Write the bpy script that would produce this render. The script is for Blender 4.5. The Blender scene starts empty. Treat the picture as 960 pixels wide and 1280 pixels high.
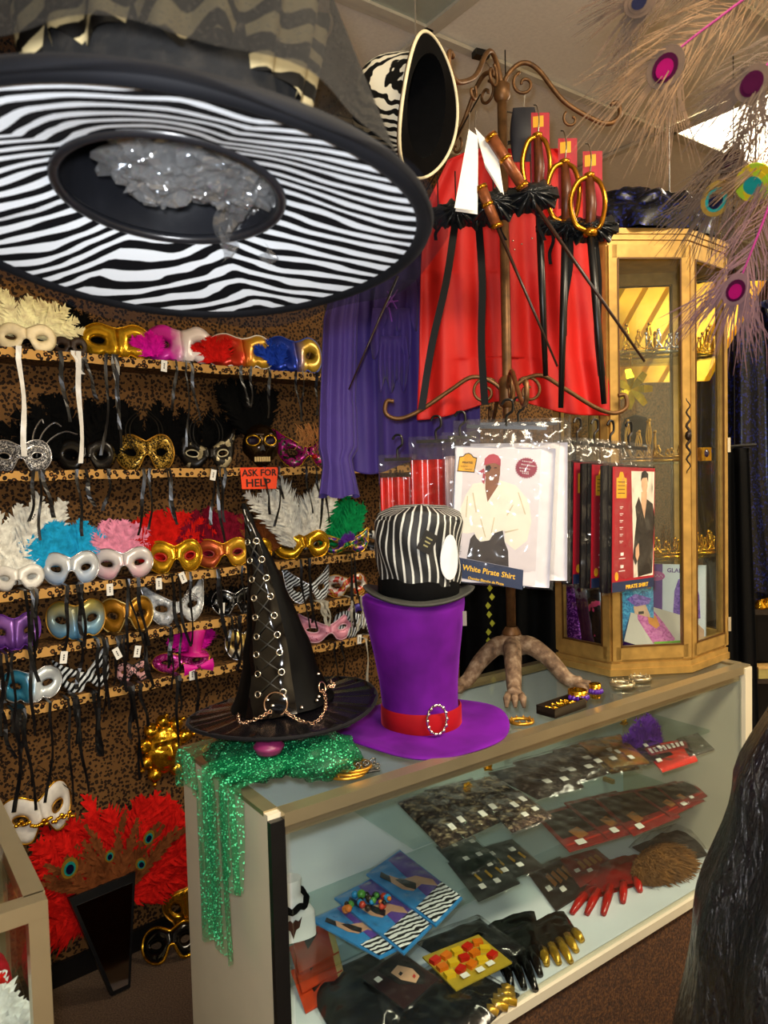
import bpy, math, random
from mathutils import Vector, Matrix, noise
random.seed(7)
R = math.radians
V = Vector
scene = bpy.context.scene
col = scene.collection

# ------------------------------------------------------------------ camera
FPX = 930.0
CAM = V((0, 0, 1.5))
PITCH, ROLL = R(2.8), 0.026
_F = V((0, math.cos(PITCH), -math.sin(PITCH)))
_R0 = V((1, 0, 0)); _U0 = V((0, math.sin(PITCH), math.cos(PITCH)))
_RT = _R0 * math.cos(ROLL) - _U0 * math.sin(ROLL)
_UP = _U0 * math.cos(ROLL) + _R0 * math.sin(ROLL)
cd = bpy.data.cameras.new('camera'); co = bpy.data.objects.new('camera', cd); col.objects.link(co)
m3 = Matrix((_RT, _UP, -_F)).transposed()
co.matrix_world = Matrix.Translation(CAM) @ m3.to_4x4()
cd.sensor_fit = 'VERTICAL'; cd.sensor_height = 36.0; cd.sensor_width = 27.0
cd.lens = FPX / 1280 * 36.0
cd.clip_start = 0.02
scene.cycles.transparent_max_bounces = 32
cd.dof.use_dof = True; cd.dof.focus_distance = 1.8; cd.dof.aperture_fstop = 8.0
scene.camera = co

# ------------------------------------------------------------------ light
vs = scene.view_settings
vs.view_transform = 'Standard'; vs.look = 'None'; vs.gamma = 1.0; vs.use_curve_mapping = False
vs.exposure = 0.0
world = bpy.data.worlds.new('world'); scene.world = world; world.use_nodes = True
wb = world.node_tree.nodes['Background']
wb.inputs[0].default_value = (1.0, 0.9, 0.78, 1); wb.inputs[1].default_value = 0.0      # indoors: no sky, the room is closed
def lamp(name, kind, loc, power, color, **kw):
    l = bpy.data.lights.new(name, kind); l.energy = power; l.color = color
    for k, v in kw.items(): setattr(l, k, v)
    o = bpy.data.objects.new(name, l); col.objects.link(o); o.location = loc
    return o
# the camera's own flash, a small tube beside the lens
fl = lamp('camera_flash_offscreen', 'SPOT', (-0.02, 0.0, 1.55), 52, (0.93, 0.96, 1.0), shadow_soft_size=0.02, spot_size=R(140), spot_blend=.6)
fl.rotation_euler = (R(90), 0, 0)

# ------------------------------------------------------------------ pixel helpers
def ray(x, y): return _F + _RT * ((x - 480) / FPX) - _UP * ((y - 640) / FPX)
def W(x, y, d):
    v = ray(x, y); return CAM + v * (d / v.y)
def Zp(x, y, z):
    v = ray(x, y); return CAM + v * ((z - CAM.z) / v.z)
# mask wall: a vertical plane running away to the right
WA = R(49); WU = V((math.sin(WA), math.cos(WA), 0)); WN = V((-math.cos(WA), math.sin(WA), 0))   # along, into the wall
W0 = V((-0.97, 2.2, 0)); WROT = R(90) - WA
def wallp(x, y, off=0.0):
    v = ray(x, y); k = ((W0 - WN * off - CAM).dot(WN)) / v.dot(WN); return CAM + v * k
# display counter
CA = R(54.4); CU = V((math.sin(CA), math.cos(CA), 0)); CN = V((-math.cos(CA), math.sin(CA), 0)); CROT = R(90) - CA
CH = 0.96
C0 = Zp(335, 1020, CH); C0.z = 0
def CT(s, t, z): return C0 + CU * s + CN * t + V((0, 0, z))

# ------------------------------------------------------------------ materials
def lin(h):
    h = h.lstrip('#'); c = [int(h[i:i + 2], 16) / 255 for i in (0, 2, 4)]
    return tuple(x / 12.92 if x <= .04045 else ((x + .055) / 1.055) ** 2.4 for x in c) + (1,)
MATS = {}
def newmat(name):
    m = bpy.data.materials.new(name); m.use_nodes = True
    nt = m.node_tree; b = nt.nodes['Principled BSDF']
    return m, nt, b
def nd(nt, t, **kw):
    n = nt.nodes.new(t)
    for k, v in kw.items():
        if k in n.inputs and not hasattr(n, k): n.inputs[k].default_value = v
        else: setattr(n, k, v)
    return n
def setin(b, **kw):
    for k, v in kw.items(): b.inputs[k.replace('_', ' ')].default_value = v
def ramp(nt, fac, stops, interp='LINEAR'):
    r = nt.nodes.new('ShaderNodeValToRGB'); r.color_ramp.interpolation = interp
    e = r.color_ramp.elements
    while len(e) < len(stops): e.new(0.5)
    for i, (p, c) in enumerate(stops):
        e[i].position = p; e[i].color = lin(c) if isinstance(c, str) else c
    nt.links.new(fac, r.inputs[0]); return r.outputs[0]
def objco(nt, scale=(1, 1, 1), rot=(0, 0, 0), out='Object'):
    tc = nt.nodes.new('ShaderNodeTexCoord'); mp = nt.nodes.new('ShaderNodeMapping')
    mp.inputs['Scale'].default_value = scale; mp.inputs['Rotation'].default_value = rot
    nt.links.new(tc.outputs[out], mp.inputs[0]); return mp.outputs[0]
def bump(nt, b, h, strength=.3, dist=.002):
    n = nt.nodes.new('ShaderNodeBump'); n.inputs['Strength'].default_value = strength; n.inputs['Distance'].default_value = dist
    nt.links.new(h, n.inputs['Height']); nt.links.new(n.outputs[0], b.inputs['Normal'])
def plain(name, c, rough=.5, metal=0., var=.12, scale=40, bmp=0., **kw):
    """colour with a light noise variation"""
    if name in MATS: return MATS[name]
    m, nt, b = newmat(name)
    l = lin(c)
    n = nd(nt, 'ShaderNodeTexNoise'); n.inputs['Scale'].default_value = scale; n.inputs['Detail'].default_value = 3
    nt.links.new(objco(nt), n.inputs[0])
    lo = tuple(x * (1 - var) for x in l[:3]) + (1,); hi = tuple(min(1, x * (1 + var)) for x in l[:3]) + (1,)
    nt.links.new(ramp(nt, n.outputs[0], [(.3, lo), (.7, hi)]), b.inputs['Base Color'])
    setin(b, Roughness=rough, Metallic=metal)
    for k, v in kw.items(): b.inputs[k.replace('_', ' ')].default_value = v
    if bmp: bump(nt, b, n.outputs[0], bmp, .004)
    MATS[name] = m; return m
def velvet(name, c, sheen=.8):
    if name in MATS: return MATS[name]
    m = plain(name, c, .75, 0, .4, 9, .2); b = m.node_tree.nodes['Principled BSDF']
    setin(b, Sheen_Weight=sheen, Sheen_Roughness=.35, Specular_IOR_Level=.15); b.inputs['Sheen Tint'].default_value = tuple(min(1, x * 2.2 + .05) for x in lin(c)[:3]) + (1,)
    return m
def glitter(name, c, c2, scale=500, rough=.25, metal=.6, mid=.55):
    if name in MATS: return MATS[name]
    m, nt, b = newmat(name)
    v = nd(nt, 'ShaderNodeTexVoronoi'); v.inputs['Scale'].default_value = scale
    nt.links.new(objco(nt), v.inputs[0])
    sp = nd(nt, 'ShaderNodeSeparateColor'); nt.links.new(v.outputs['Color'], sp.inputs[0])
    nt.links.new(ramp(nt, sp.outputs[0], [(0, c), (mid, c), (min(.99, mid + .25), c2)]), b.inputs['Base Color'])
    setin(b, Roughness=rough, Metallic=metal)
    nm = nd(nt, 'ShaderNodeBump'); nm.inputs['Strength'].default_value = .8; nm.inputs['Distance'].default_value = .002
    nt.links.new(sp.outputs[1], nm.inputs['Height']); nt.links.new(nm.outputs[0], b.inputs['Normal'])
    MATS[name] = m; return m
def twotone(name, a, b_, axis=0, soft=.15, rough=.35, metal=.2, mid=.0, wob=.02, scale=30):
    """two colours meeting along one axis of the object, with a wobbly border"""
    if name in MATS: return MATS[name]
    m, nt, b = newmat(name)
    co_ = objco(nt); s = nd(nt, 'ShaderNodeSeparateXYZ'); nt.links.new(co_, s.inputs[0])
    n = nd(nt, 'ShaderNodeTexNoise'); n.inputs['Scale'].default_value = scale; nt.links.new(co_, n.inputs[0])
    a1 = nd(nt, 'ShaderNodeMath', operation='MULTIPLY_ADD'); nt.links.new(n.outputs[0], a1.inputs[0]); a1.inputs[1].default_value = wob * 2; nt.links.new(s.outputs[axis], a1.inputs[2])
    a2 = nd(nt, 'ShaderNodeMapRange'); nt.links.new(a1.outputs[0], a2.inputs[0])
    a2.inputs[1].default_value = mid + wob - soft * .1; a2.inputs[2].default_value = mid + wob + soft * .1
    nt.links.new(ramp(nt, a2.outputs[0], [(0, a), (1, b_)]), b.inputs['Base Color'])
    setin(b, Roughness=rough, Metallic=metal); MATS[name] = m; return m
def patch(name, stops, scale=25, rough=.4, metal=.1, detail=4, interp='CONSTANT', bmp=0, dist=0.):
    if name in MATS: return MATS[name]
    m, nt, b = newmat(name)
    n = nd(nt, 'ShaderNodeTexNoise'); n.inputs['Scale'].default_value = scale; n.inputs['Detail'].default_value = detail; n.inputs['Distortion'].default_value = dist
    nt.links.new(objco(nt), n.inputs[0])
    nt.links.new(ramp(nt, n.outputs[0], stops, interp), b.inputs['Base Color'])
    setin(b, Roughness=rough, Metallic=metal)
    if bmp: bump(nt, b, n.outputs[0], bmp, .006)
    MATS[name] = m; return m
def leopard(name, base, spot, rim, scale=60, rough=.8):
    if name in MATS: return MATS[name]
    m, nt, b = newmat(name); c = objco(nt)
    n = nd(nt, 'ShaderNodeTexNoise'); n.inputs['Scale'].default_value = scale * .8; nt.links.new(c, n.inputs[0])
    mx = nd(nt, 'ShaderNodeMixRGB'); mx.inputs[0].default_value = .008; nt.links.new(c, mx.inputs[1]); nt.links.new(n.outputs['Color'], mx.inputs[2])
    v = nd(nt, 'ShaderNodeTexVoronoi'); v.inputs['Scale'].default_value = scale; nt.links.new(mx.outputs[0], v.inputs[0])
    o = ramp(nt, v.outputs['Distance'], [(0, spot), (.2, rim), (.46, base), (.9, base)], 'CONSTANT')
    nt.links.new(o, b.inputs['Base Color']); setin(b, Roughness=rough, Specular_IOR_Level=.2)
    MATS[name] = m; return m
def zebra(name, scale=40, dist=6, white='e6ecef', black='08080a', rot=(0, 0, 0), thr=.5, rough=.8, det=1.2):
    if name in MATS: return MATS[name]
    m, nt, b = newmat(name)
    w = nd(nt, 'ShaderNodeTexWave', wave_type='BANDS', bands_direction='Z'); w.inputs['Scale'].default_value = scale
    w.inputs['Distortion'].default_value = dist; w.inputs['Detail'].default_value = 1; w.inputs['Detail Scale'].default_value = det
    nt.links.new(objco(nt, (1, 1, 1), rot), w.inputs[0])
    nt.links.new(ramp(nt, w.outputs['Fac'], [(thr - .06, black), (thr + .06, white)]), b.inputs['Base Color'])
    setin(b, Roughness=rough, Specular_IOR_Level=.2); MATS[name] = m; return m
def stripes(name, a, b_, scale, axis='X', rough=.6, thr=.5, dist=0, metal=0):
    if name in MATS: return MATS[name]
    m, nt, b = newmat(name)
    w = nd(nt, 'ShaderNodeTexWave', wave_type='BANDS', bands_direction=axis); w.inputs['Scale'].default_value = scale
    w.inputs['Distortion'].default_value = dist
    nt.links.new(objco(nt), w.inputs[0])
    nt.links.new(ramp(nt, w.outputs['Fac'], [(thr - .05, a), (thr + .05, b_)]), b.inputs['Base Color'])
    setin(b, Roughness=rough, Metallic=metal); MATS[name] = m; return m
def clear(name, tint='f4f8f8', gloss=.12, rough=.03, crinkle=0, cscale=30, haze=0.):
    """thin clear sheet: mostly straight-through, with mirror reflections by angle"""
    if name in MATS: return MATS[name]
    m = bpy.data.materials.new(name); m.use_nodes = True; nt = m.node_tree; nt.nodes.clear()
    o = nd(nt, 'ShaderNodeOutputMaterial'); t = nd(nt, 'ShaderNodeBsdfTransparent'); t.inputs[0].default_value = lin(tint)
    g = nd(nt, 'ShaderNodeBsdfGlossy'); g.inputs['Roughness'].default_value = rough
    fr = nd(nt, 'ShaderNodeLayerWeight'); fr.inputs[0].default_value = .5; pw_ = nd(nt, 'ShaderNodeMath', operation='POWER'); nt.links.new(fr.outputs['Facing'], pw_.inputs[0]); pw_.inputs[1].default_value = 5.0
    ad = nd(nt, 'ShaderNodeMath', operation='MULTIPLY_ADD'); nt.links.new(pw_.outputs[0], ad.inputs[0]); ad.inputs[1].default_value = .75; ad.inputs[2].default_value = gloss + .02; ad.use_clamp = True
    mx = nd(nt, 'ShaderNodeMixShader'); nt.links.new(ad.outputs[0], mx.inputs[0]); nt.links.new(t.outputs[0], mx.inputs[1]); nt.links.new(g.outputs[0], mx.inputs[2])
    last = mx.outputs[0]
    if haze:
        d = nd(nt, 'ShaderNodeBsdfDiffuse'); d.inputs[0].default_value = (.8, .8, .8, 1)
        m2 = nd(nt, 'ShaderNodeMixShader'); m2.inputs[0].default_value = haze; nt.links.new(last, m2.inputs[1]); nt.links.new(d.outputs[0], m2.inputs[2]); last = m2.outputs[0]
    if crinkle:
        n = nd(nt, 'ShaderNodeTexVoronoi'); n.inputs['Scale'].default_value = cscale; n.feature = 'SMOOTH_F1'
        nt.links.new(objco(nt), n.inputs[0])
        bp = nd(nt, 'ShaderNodeBump'); bp.inputs['Strength'].default_value = crinkle; bp.inputs['Distance'].default_value = .02
        nt.links.new(n.outputs['Distance'], bp.inputs['Height']); nt.links.new(bp.outputs[0], g.inputs['Normal']); nt.links.new(bp.outputs[0], fr.inputs['Normal'])
    nt.links.new(last, o.inputs[0]); MATS[name] = m; return m
def emit(name, c, s):
    if name in MATS: return MATS[name]
    m, nt, b = newmat(name); setin(b, Emission_Color=lin(c), Emission_Strength=s, Base_Color=lin(c)); MATS[name] = m; return m
def sheer(name, c, alpha, rough=.6, c2=None, scale=700):
    """net or tulle: part see-through cloth with glints"""
    if name in MATS: return MATS[name]
    m, nt, b = newmat(name)
    v = nd(nt, 'ShaderNodeTexVoronoi'); v.inputs['Scale'].default_value = scale; nt.links.new(objco(nt), v.inputs[0])
    sp = nd(nt, 'ShaderNodeSeparateColor'); nt.links.new(v.outputs['Color'], sp.inputs[0])
    nt.links.new(ramp(nt, sp.outputs[0], [(0, c), (.91, c), (.95, c2 or c)]), b.inputs['Base Color'])
    nt.links.new(ramp(nt, sp.outputs[0], [(0, (alpha,) * 3 + (1,)), (.91, (alpha,) * 3 + (1,)), (.95, (1, 1, 1, 1) if c2 else (alpha,) * 3 + (1,))]), b.inputs['Alpha'])
    setin(b, Roughness=rough, Specular_IOR_Level=.3 if c2 else .05); MATS[name] = m; return m

# ------------------------------------------------------------------ mesh helpers
class MB:
    def __init__(s): s.v = []; s.f = []; s.m = []
    def add(s, vs_, fs, mi=0):
        k = len(s.v); s.v += [tuple(v) for v in vs_]; s.f += [tuple(i + k for i in f) for f in fs]; s.m += [mi] * len(fs); return s
    def box(s, c, size, rz=0, mi=0, M=None):
        x, y, z = (a / 2 for a in size); c = V(c)
        vs_ = [V((i * x, j * y, k * z)) for i in (-1, 1) for j in (-1, 1) for k in (-1, 1)]
        if M is not None: vs_ = [M @ v for v in vs_]
        if rz: vs_ = [Matrix.Rotation(rz, 3, 'Z') @ v for v in vs_]
        return s.add([v + c for v in vs_], [(0, 1, 3, 2), (4, 6, 7, 5), (0, 4, 5, 1), (2, 3, 7, 6), (0, 2, 6, 4), (1, 5, 7, 3)], mi)
    def tube(s, pts, r, n=6, closed=False, mi=0):
        pts = [V(p) for p in pts]; N = len(pts); rs = r if isinstance(r, (list, tuple)) else [r] * N
        vs_ = []; prev = None
        for i, p in enumerate(pts):
            a = pts[(i - 1) % N] if (closed or i > 0) else p; b = pts[(i + 1) % N] if (closed or i < N - 1) else p
            t = (b - a)
            if t.length < 1e-9: t = V((0, 0, 1))
            t.normalize()
            if prev is None:
                q = V((0, 0, 1)) if abs(t.z) < .9 else V((1, 0, 0)); prev = t.cross(q).normalized()
            else:
                prev = (prev - t * prev.dot(t))
                if prev.length < 1e-6: prev = t.orthogonal()
                prev.normalize()
            bi = t.cross(prev)
            for j in range(n):
                an = 2 * math.pi * j / n; vs_.append(p + (prev * math.cos(an) + bi * math.sin(an)) * rs[i])
        fs = []
        for i in range(N if closed else N - 1):
            for j in range(n):
                a, b = i * n + j, i * n + (j + 1) % n; k = ((i + 1) % N) * n
                fs.append((a, b, k + (j + 1) % n, k + j))
        if not closed: fs += [tuple(range(n - 1, -1, -1)), tuple((N - 1) * n + j for j in range(n))]
        return s.add(vs_, fs, mi)
    def grid(s, fn, nu, nv, cu=False, mi=0, cv=False):
        vs_ = [fn(i / (nu if cu else nu - 1), j / (nv if cv else nv - 1)) for i in range(nu) for j in range(nv)]
        fs = []
        for i in range(nu if cu else nu - 1):
            for j in range(nv if cv else nv - 1):
                i2, j2 = (i + 1) % nu, (j + 1) % nv
                fs.append((i * nv + j, i2 * nv + j, i2 * nv + j2, i * nv + j2))
        return s.add(vs_, fs, mi)
    def lathe(s, prof, n=24, c=(0, 0, 0), mi=0, sx=1, sy=1):
        P = len(prof); c = V(c)
        return s.grid(lambda u, v: c + V((prof[round(v * (P - 1))][0] * math.cos(2 * math.pi * u) * sx, prof[round(v * (P - 1))][0] * math.sin(2 * math.pi * u) * sy, prof[round(v * (P - 1))][1])), n, P, True, mi)
    def plate(s, poly, th, y=0., mi=0, ax='xz'):
        """flat polygon in x,z, front face at y-th, back at y"""
        n = len(poly)
        mk = (lambda p, d: (p[0], d, p[1])) if ax == 'xz' else (lambda p, d: (p[0], p[1], d))
        if ax == 'xz': vs_ = [mk(p, y - th) for p in poly] + [mk(p, y) for p in poly]
        else: vs_ = [mk(p, y + th) for p in poly] + [mk(p, y) for p in poly]
        return s.add(vs_, [tuple(range(n)), tuple(range(2 * n - 1, n - 1, -1))] + [(i, n + i, n + (i + 1) % n, (i + 1) % n) for i in range(n)], mi)
    def strip(s, pts, w, wd, mi=0):
        """ribbon along pts; w width (or list), wd width direction (or list)"""
        N = len(pts); ws = w if isinstance(w, (list, tuple)) else [w] * N; ds = wd if isinstance(wd, list) else [wd] * N
        vs_ = []
        for p, a, d in zip(pts, ws, ds): vs_ += [V(p) - V(d) * a / 2, V(p) + V(d) * a / 2]
        return s.add(vs_, [(2 * i, 2 * i + 1, 2 * i + 3, 2 * i + 2) for i in range(N - 1)], mi)
    def feather(s, pts, width, n=22, nrm=(0, -1, 0), mi=0, fluff=.25, taper=1., shaft=.0012, smi=None):
        """one feather: shaft along pts with thin barbs on both sides"""
        pts = [V(p) for p in pts]; N = len(pts)
        def at(t):
            k = min(N - 2, int(t * (N - 1))); g = t * (N - 1) - k; return pts[k].lerp(pts[k + 1], g), (pts[k + 1] - pts[k]).normalized()
        if shaft: s.tube(pts, [shaft] * (N - 1) + [shaft * .3], 3, mi=mi if smi is None else smi)
        L = sum((pts[i + 1] - pts[i]).length for i in range(N - 1)); nrm = V(nrm)
        for i in range(n):
            t = .08 + .92 * i / (n - 1); p, d = at(t)
            w = width * (math.sin(math.pi * (.12 + .80 * t ** taper)) ** .7)
            for sd in (-1, 1):
                side = d.cross(nrm).normalized() * sd
                jit = V((random.uniform(-1, 1), random.uniform(-1, 1), random.uniform(-1, 1))) * fluff * w
                tip = p + side * w * random.uniform(.75, 1.1) + d * w * random.uniform(.7, 1.2) + jit
                hw = d * (L / n * .75)
                mid = p.lerp(tip, .55) - d * w * .12 + jit * .2
                s.add([p - hw, p + hw, mid + hw * .9, tip, mid - hw * .9], [(0, 1, 2, 4), (4, 2, 3)], mi)
        return s
    def build(s, name, mats, parent=None, smooth=False, M=None):
        me = bpy.data.meshes.new(name); me.from_pydata(s.v, [], s.f)
        ms = mats if isinstance(mats, (list, tuple)) else [mats]
        for m in ms: me.materials.append(m)
        if len(ms) > 1: me.polygons.foreach_set('material_index', s.m)
        if smooth: me.polygons.foreach_set('use_smooth', [True] * len(me.polygons))
        me.update()
        o = bpy.data.objects.new(name, me); col.objects.link(o)
        if parent is not None: o.parent = parent
        if M is not None: o.matrix_world = M
        return o
def tag(o, label, cat=None, group=None, kind=None):
    o['label'] = label
    if cat: o['category'] = cat
    if group: o['group'] = group
    if kind: o['kind'] = kind
    return o
def thing(name, label, cat, loc=(0, 0, 0), rz=0., group=None, M=None):
    o = bpy.data.objects.new(name, None); col.objects.link(o); o.empty_display_size = .05
    if M is not None: o.matrix_world = M
    else: o.location = loc; o.rotation_euler = (0, 0, rz)
    return tag(o, label, cat, group)
def struct(o): o['kind'] = 'structure'; return o
def solid(o, t, off=0):
    md = o.modifiers.new('thickness', 'SOLIDIFY'); md.thickness = t; md.offset = off; return o
def frame(o, x, z):
    """matrix with origin o, x axis x, z axis near z"""
    x = V(x).normalized(); z = V(z); z = (z - x * z.dot(x)).normalized(); y = z.cross(x)
    M = Matrix((x, y, z)).transposed().to_4x4(); M.translation = o; return M
def facing(o, yaw=0., tilt=0., roll=0.):
    """matrix at o whose -y looks at the camera (turned by yaw)"""
    d = V((CAM.x - o.x, CAM.y - o.y, 0)); a = math.atan2(d.x, -d.y)
    return Matrix.Translation(o) @ Matrix.Rotation(a + yaw, 4, 'Z') @ Matrix.Rotation(tilt, 4, 'X') @ Matrix.Rotation(roll, 4, 'Y')
FONT = None
def text(body, size, mat, parent, x, y, z, align='CENTER', name='lettering', M=None, ext=.0004, sx=1.0):
    c = bpy.data.curves.new(name, 'FONT'); c.body = body; c.size = size; c.align_x = align; c.extrude = ext; c.resolution_u = 2; c.offset = size * .016
    o0 = bpy.data.objects.new(name, c); col.objects.link(o0)
    dg = bpy.context.evaluated_depsgraph_get(); me = bpy.data.meshes.new_from_object(o0.evaluated_get(dg))
    bpy.data.objects.remove(o0); me.materials.clear(); me.materials.append(mat)
    me.transform((M or Matrix.Identity(4)) @ Matrix.Translation((x, y, z)) @ Matrix.Rotation(R(90), 4, 'X') @ Matrix.Scale(sx, 4, (1, 0, 0)))
    o = bpy.data.objects.new(name, me); col.objects.link(o); o.parent = parent; return o
def smoothpath(pts, n=8):
    """Catmull-Rom through pts"""
    pts = [V(p) for p in pts]; P = [pts[0] * 2 - pts[1]] + pts + [pts[-1] * 2 - pts[-2]]; out = []
    for i in range(1, len(P) - 2):
        for k in range(n):
            t = k / n; a, b, c, d = P[i - 1:i + 3]
            out.append(.5 * ((2 * b) + (c - a) * t + (2 * a - 5 * b + 4 * c - d) * t * t + (3 * b - a - 3 * c + d) * t ** 3))
    return out + [pts[-1]]
def spiral(c, r0, r1, a0, a1, x, z, n=20):
    return [V(c) + (V(x) * math.cos(a0 + (a1 - a0) * i / n) + V(z) * math.sin(a0 + (a1 - a0) * i / n)) * (r0 + (r1 - r0) * i / n) for i in range(n + 1)]
# ------------------------------------------------------------------ shared materials
black_satin = plain('black_satin', '0b0b0e', .28, 0, .3, 20)
black_cloth = plain('black_cloth', '050506', .85, 0, .3, 60, Specular_IOR_Level=.1)
white_satin = plain('white_satin', 'e4e2dc', .3)
tagm = stripes('tag_print', 'f2efe4', 'f2efe4', 1)
paper = plain('white_paper', 'f0eee6', .6, 0, .03)
gold = plain('gold_paint', 'b8862c', .32, .75, .2, 60)
goldleaf = plain('gold_leaf_paint', 'b8924e', .36, .5, .2, 30)
goldfoil = plain('gold_foil', 'e0a92c', .2, .95, .2, 60, .5)
silver = plain('silver', 'c8c8cc', .22, .9, .15)
chrome = plain('chrome', 'd8d4cc', .12, 1, .05)
bronze = plain('bronze_iron', '6a4a2a', .45, .55, .35, 50)
champagne = plain('champagne_aluminium', 'b3a583', .3, .75, .08, 8)
cream = plain('cream_laminate', 'cfc6ae', .45, 0, .05, 6)
whiteboard = plain('white_laminate', 'd5dde0', .5, 0, .05, 5)
blackplastic = plain('black_plastic', '0c0c0d', .35)
glass = clear('pane_glass', 'f6faf9', .02, .01)
shelfglass = clear('shelf_glass', 'f0f8f6', .03, .02)
bagm = clear('poly_bag', 'f8f8f8', .02, .12, .9, 26, .012)
bagm2 = clear('poly_bag_grey', 'e2e2e2', .05, .16, 1., 40, .10)
cellophane = clear('cellophane', 'e4e7ea', .14, .1, 1., 45, .06)
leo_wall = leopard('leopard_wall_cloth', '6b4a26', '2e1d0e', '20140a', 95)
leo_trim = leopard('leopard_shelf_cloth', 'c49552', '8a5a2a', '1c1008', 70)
carpet = patch('carpet_brown', [(.3, '3a2a1d'), (.5, '5a4532'), (.7, '6f5a42')], 220, .95, 0, 5, 'LINEAR', .5)
kickm = patch('kick_carpet', [(.3, '2b190c'), (.5, '4a2c14'), (.7, '6a4420')], 160, .95, 0, 5, 'LINEAR', .5)
ceilm = plain('ceiling_tile', 'efe8da', .9, 0, .05, 90)
tbar = plain('ceiling_bar', 'cfc9b8', .5, .1, .03)

# ------------------------------------------------------------------ room
fo = MB().add([(-4, -2, 0), (7, -2, 0), (7, 8, 0), (-4, 8, 0)], [(0, 1, 2, 3)]).build('floor', carpet); struct(fo)
CZ = 2.85
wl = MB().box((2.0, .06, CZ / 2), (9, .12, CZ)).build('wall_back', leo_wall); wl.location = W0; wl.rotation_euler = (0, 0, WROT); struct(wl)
bb = MB().box((2.0, -.006, .035), (9, .012, .07)).build('baseboard_back', blackplastic); bb.location = W0; bb.rotation_euler = (0, 0, WROT); struct(bb)
# the other walls of the shop, out of the picture
paint = plain('wall_paint', 'd9cfb8', .8, 0, .04, 5)
for nm, c, sz in (('wall_left', (-2.45, -2.0, CZ / 2), (.1, 4.0, CZ)), ('wall_right', (6.45, -2.0, CZ / 2), (.1, 4.0, CZ)), ('wall_front', (2.0, -4.0, CZ / 2), (9, .1, CZ))):
    o = MB().box(c, sz).build(nm, paint); o.location = W0; o.rotation_euler = (0, 0, WROT); struct(o)
# ceiling: a slab with hung tiles and bars
KO = Zp(535, 42, CZ)
ce = MB().box((0, 0, .06), (13, 12, .04)).build('ceiling', ceilm); ce.location = (KO.x, KO.y, CZ); ce.rotation_euler = (0, 0, CROT); struct(ce)
tile = None
LIGHTS = {(2, -1), (-2, -3), (2, -4), (-2, -6), (0, -5)}; OFF = (-1, -1)
TX, TY = .61, 1.22     # tiles: short side along CU
TX, TY = 1.22, .61
for i in range(-3, 4):
    for j in range(-7, 6):
        if (i, j) in ((1, -1), (-1, -1), (-1, -4), (1, -4)): continue
        if tile is None:
            tile = MB().box((0, 0, .012), (TX - .012, TY - .012, .02)).build('ceiling_tile', ceilm, ce); t_ = tile
        else:
            t_ = tile.copy(); col.objects.link(t_)
        t_.location = ((i + .5) * TX, (j + .5) * TY, .008)
barm = MB()
for i in range(-3, 5): barm.box((i * TX, -.5 * TY, -.001), (.03, 13 * TY, .012))
for j in range(-7, 7): barm.box((.5 * TX, j * TY, -.002), (7 * TX, .03, .012))
bo = barm.build('trim_1', tbar); bo.location = ce.location; bo.rotation_euler = (0, 0, CROT); struct(bo)
lens_on = emit('lit_lens', 'fff2d8', 6.0); lens_off = plain('unlit_lens', 'a8b0a4', .35, 0, .05)
def troffer(i, j, on, label):
    c = KO + CU * (i + .5) * TX + CN * (j + .5) * TY; c.z = CZ
    t = thing('ceiling_light', label, 'ceiling light', c, CROT)
    fr = MB()
    for sx in (-1, 1): fr.box((sx * (TX / 2 - .022), 0, -.001), (.03, TY - .012, .02))
    for sy in (-1, 1): fr.box((0, sy * (TY / 2 - .022), -.001), (TX - .012, .03, .02))
    fr.build('frame', tbar, t)
    MB().box((0, 0, .004), (TX - .05, TY - .05, .012)).build('diffuser', lens_on if on else lens_off, t)
    if on:
        l = lamp('ceiling_tube_offscreen', 'AREA', (0, 0, -.012), on, (1, .84, .6), shape='RECTANGLE', size=TX - .06, size_y=TY - .06); l.parent = t
troffer(1, -1, 34, 'lit square fluorescent ceiling light glowing above the gold cabinet')
troffer(-1, -1, 0, 'unlit ceiling light with grey lens above the hanging zebra hat')
troffer(-1, -4, 85, 'added unseen fluorescent ceiling light over the shop floor facing the mask wall')  # unseen fixture, added on the ceiling grid as room light for the masks
troffer(1, -4, 70, 'added unseen fluorescent ceiling light over the shop floor facing the counter')  # another added fixture out of view, brightens the counter side

# ------------------------------------------------------------------ mask shelves
SD = .13                                            # shelf depth
def rowz(px, py): return wallp(px, py, SD).z
ROWS = [rowz(0, 434), rowz(0, 590), rowz(0, 742), rowz(0, 818), rowz(0, 890)]      # top faces
s_r = (wallp(560, 600) - W0).dot(WU); s_l = (wallp(-60, 600) - W0).dot(WU)
for k, (z, lb) in enumerate(zip(ROWS, ['leopard cloth covered wall shelf holding the cream feathered and gold masks', 'leopard cloth covered wall shelf holding the black masks above the orange sign',
        'leopard cloth covered wall shelf holding the bright feather-crested masks', 'leopard cloth covered wall shelf holding the silver white and gold brown masks', 'leopard cloth covered lowest wall shelf holding the magenta top hat mask'])):
    t = thing('mask_shelf', lb, 'shelf', W0 + V((0, 0, z)), WROT, 'leopard shelves on the mask wall')
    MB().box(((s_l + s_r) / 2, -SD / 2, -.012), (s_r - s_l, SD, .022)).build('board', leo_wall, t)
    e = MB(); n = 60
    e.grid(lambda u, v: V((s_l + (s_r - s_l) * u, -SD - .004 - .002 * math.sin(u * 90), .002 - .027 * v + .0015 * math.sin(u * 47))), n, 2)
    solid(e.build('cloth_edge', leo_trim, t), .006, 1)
def shelfpt(row, px, off=.07):
    """point on top of shelf `row` at picture column px, `off` in front of the wall"""
    y = 640
    for _ in range(12):
        p = wallp(px, y, off); y += (p.z - ROWS[row]) * FPX / p.y
    return wallp(px, y, off)

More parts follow.
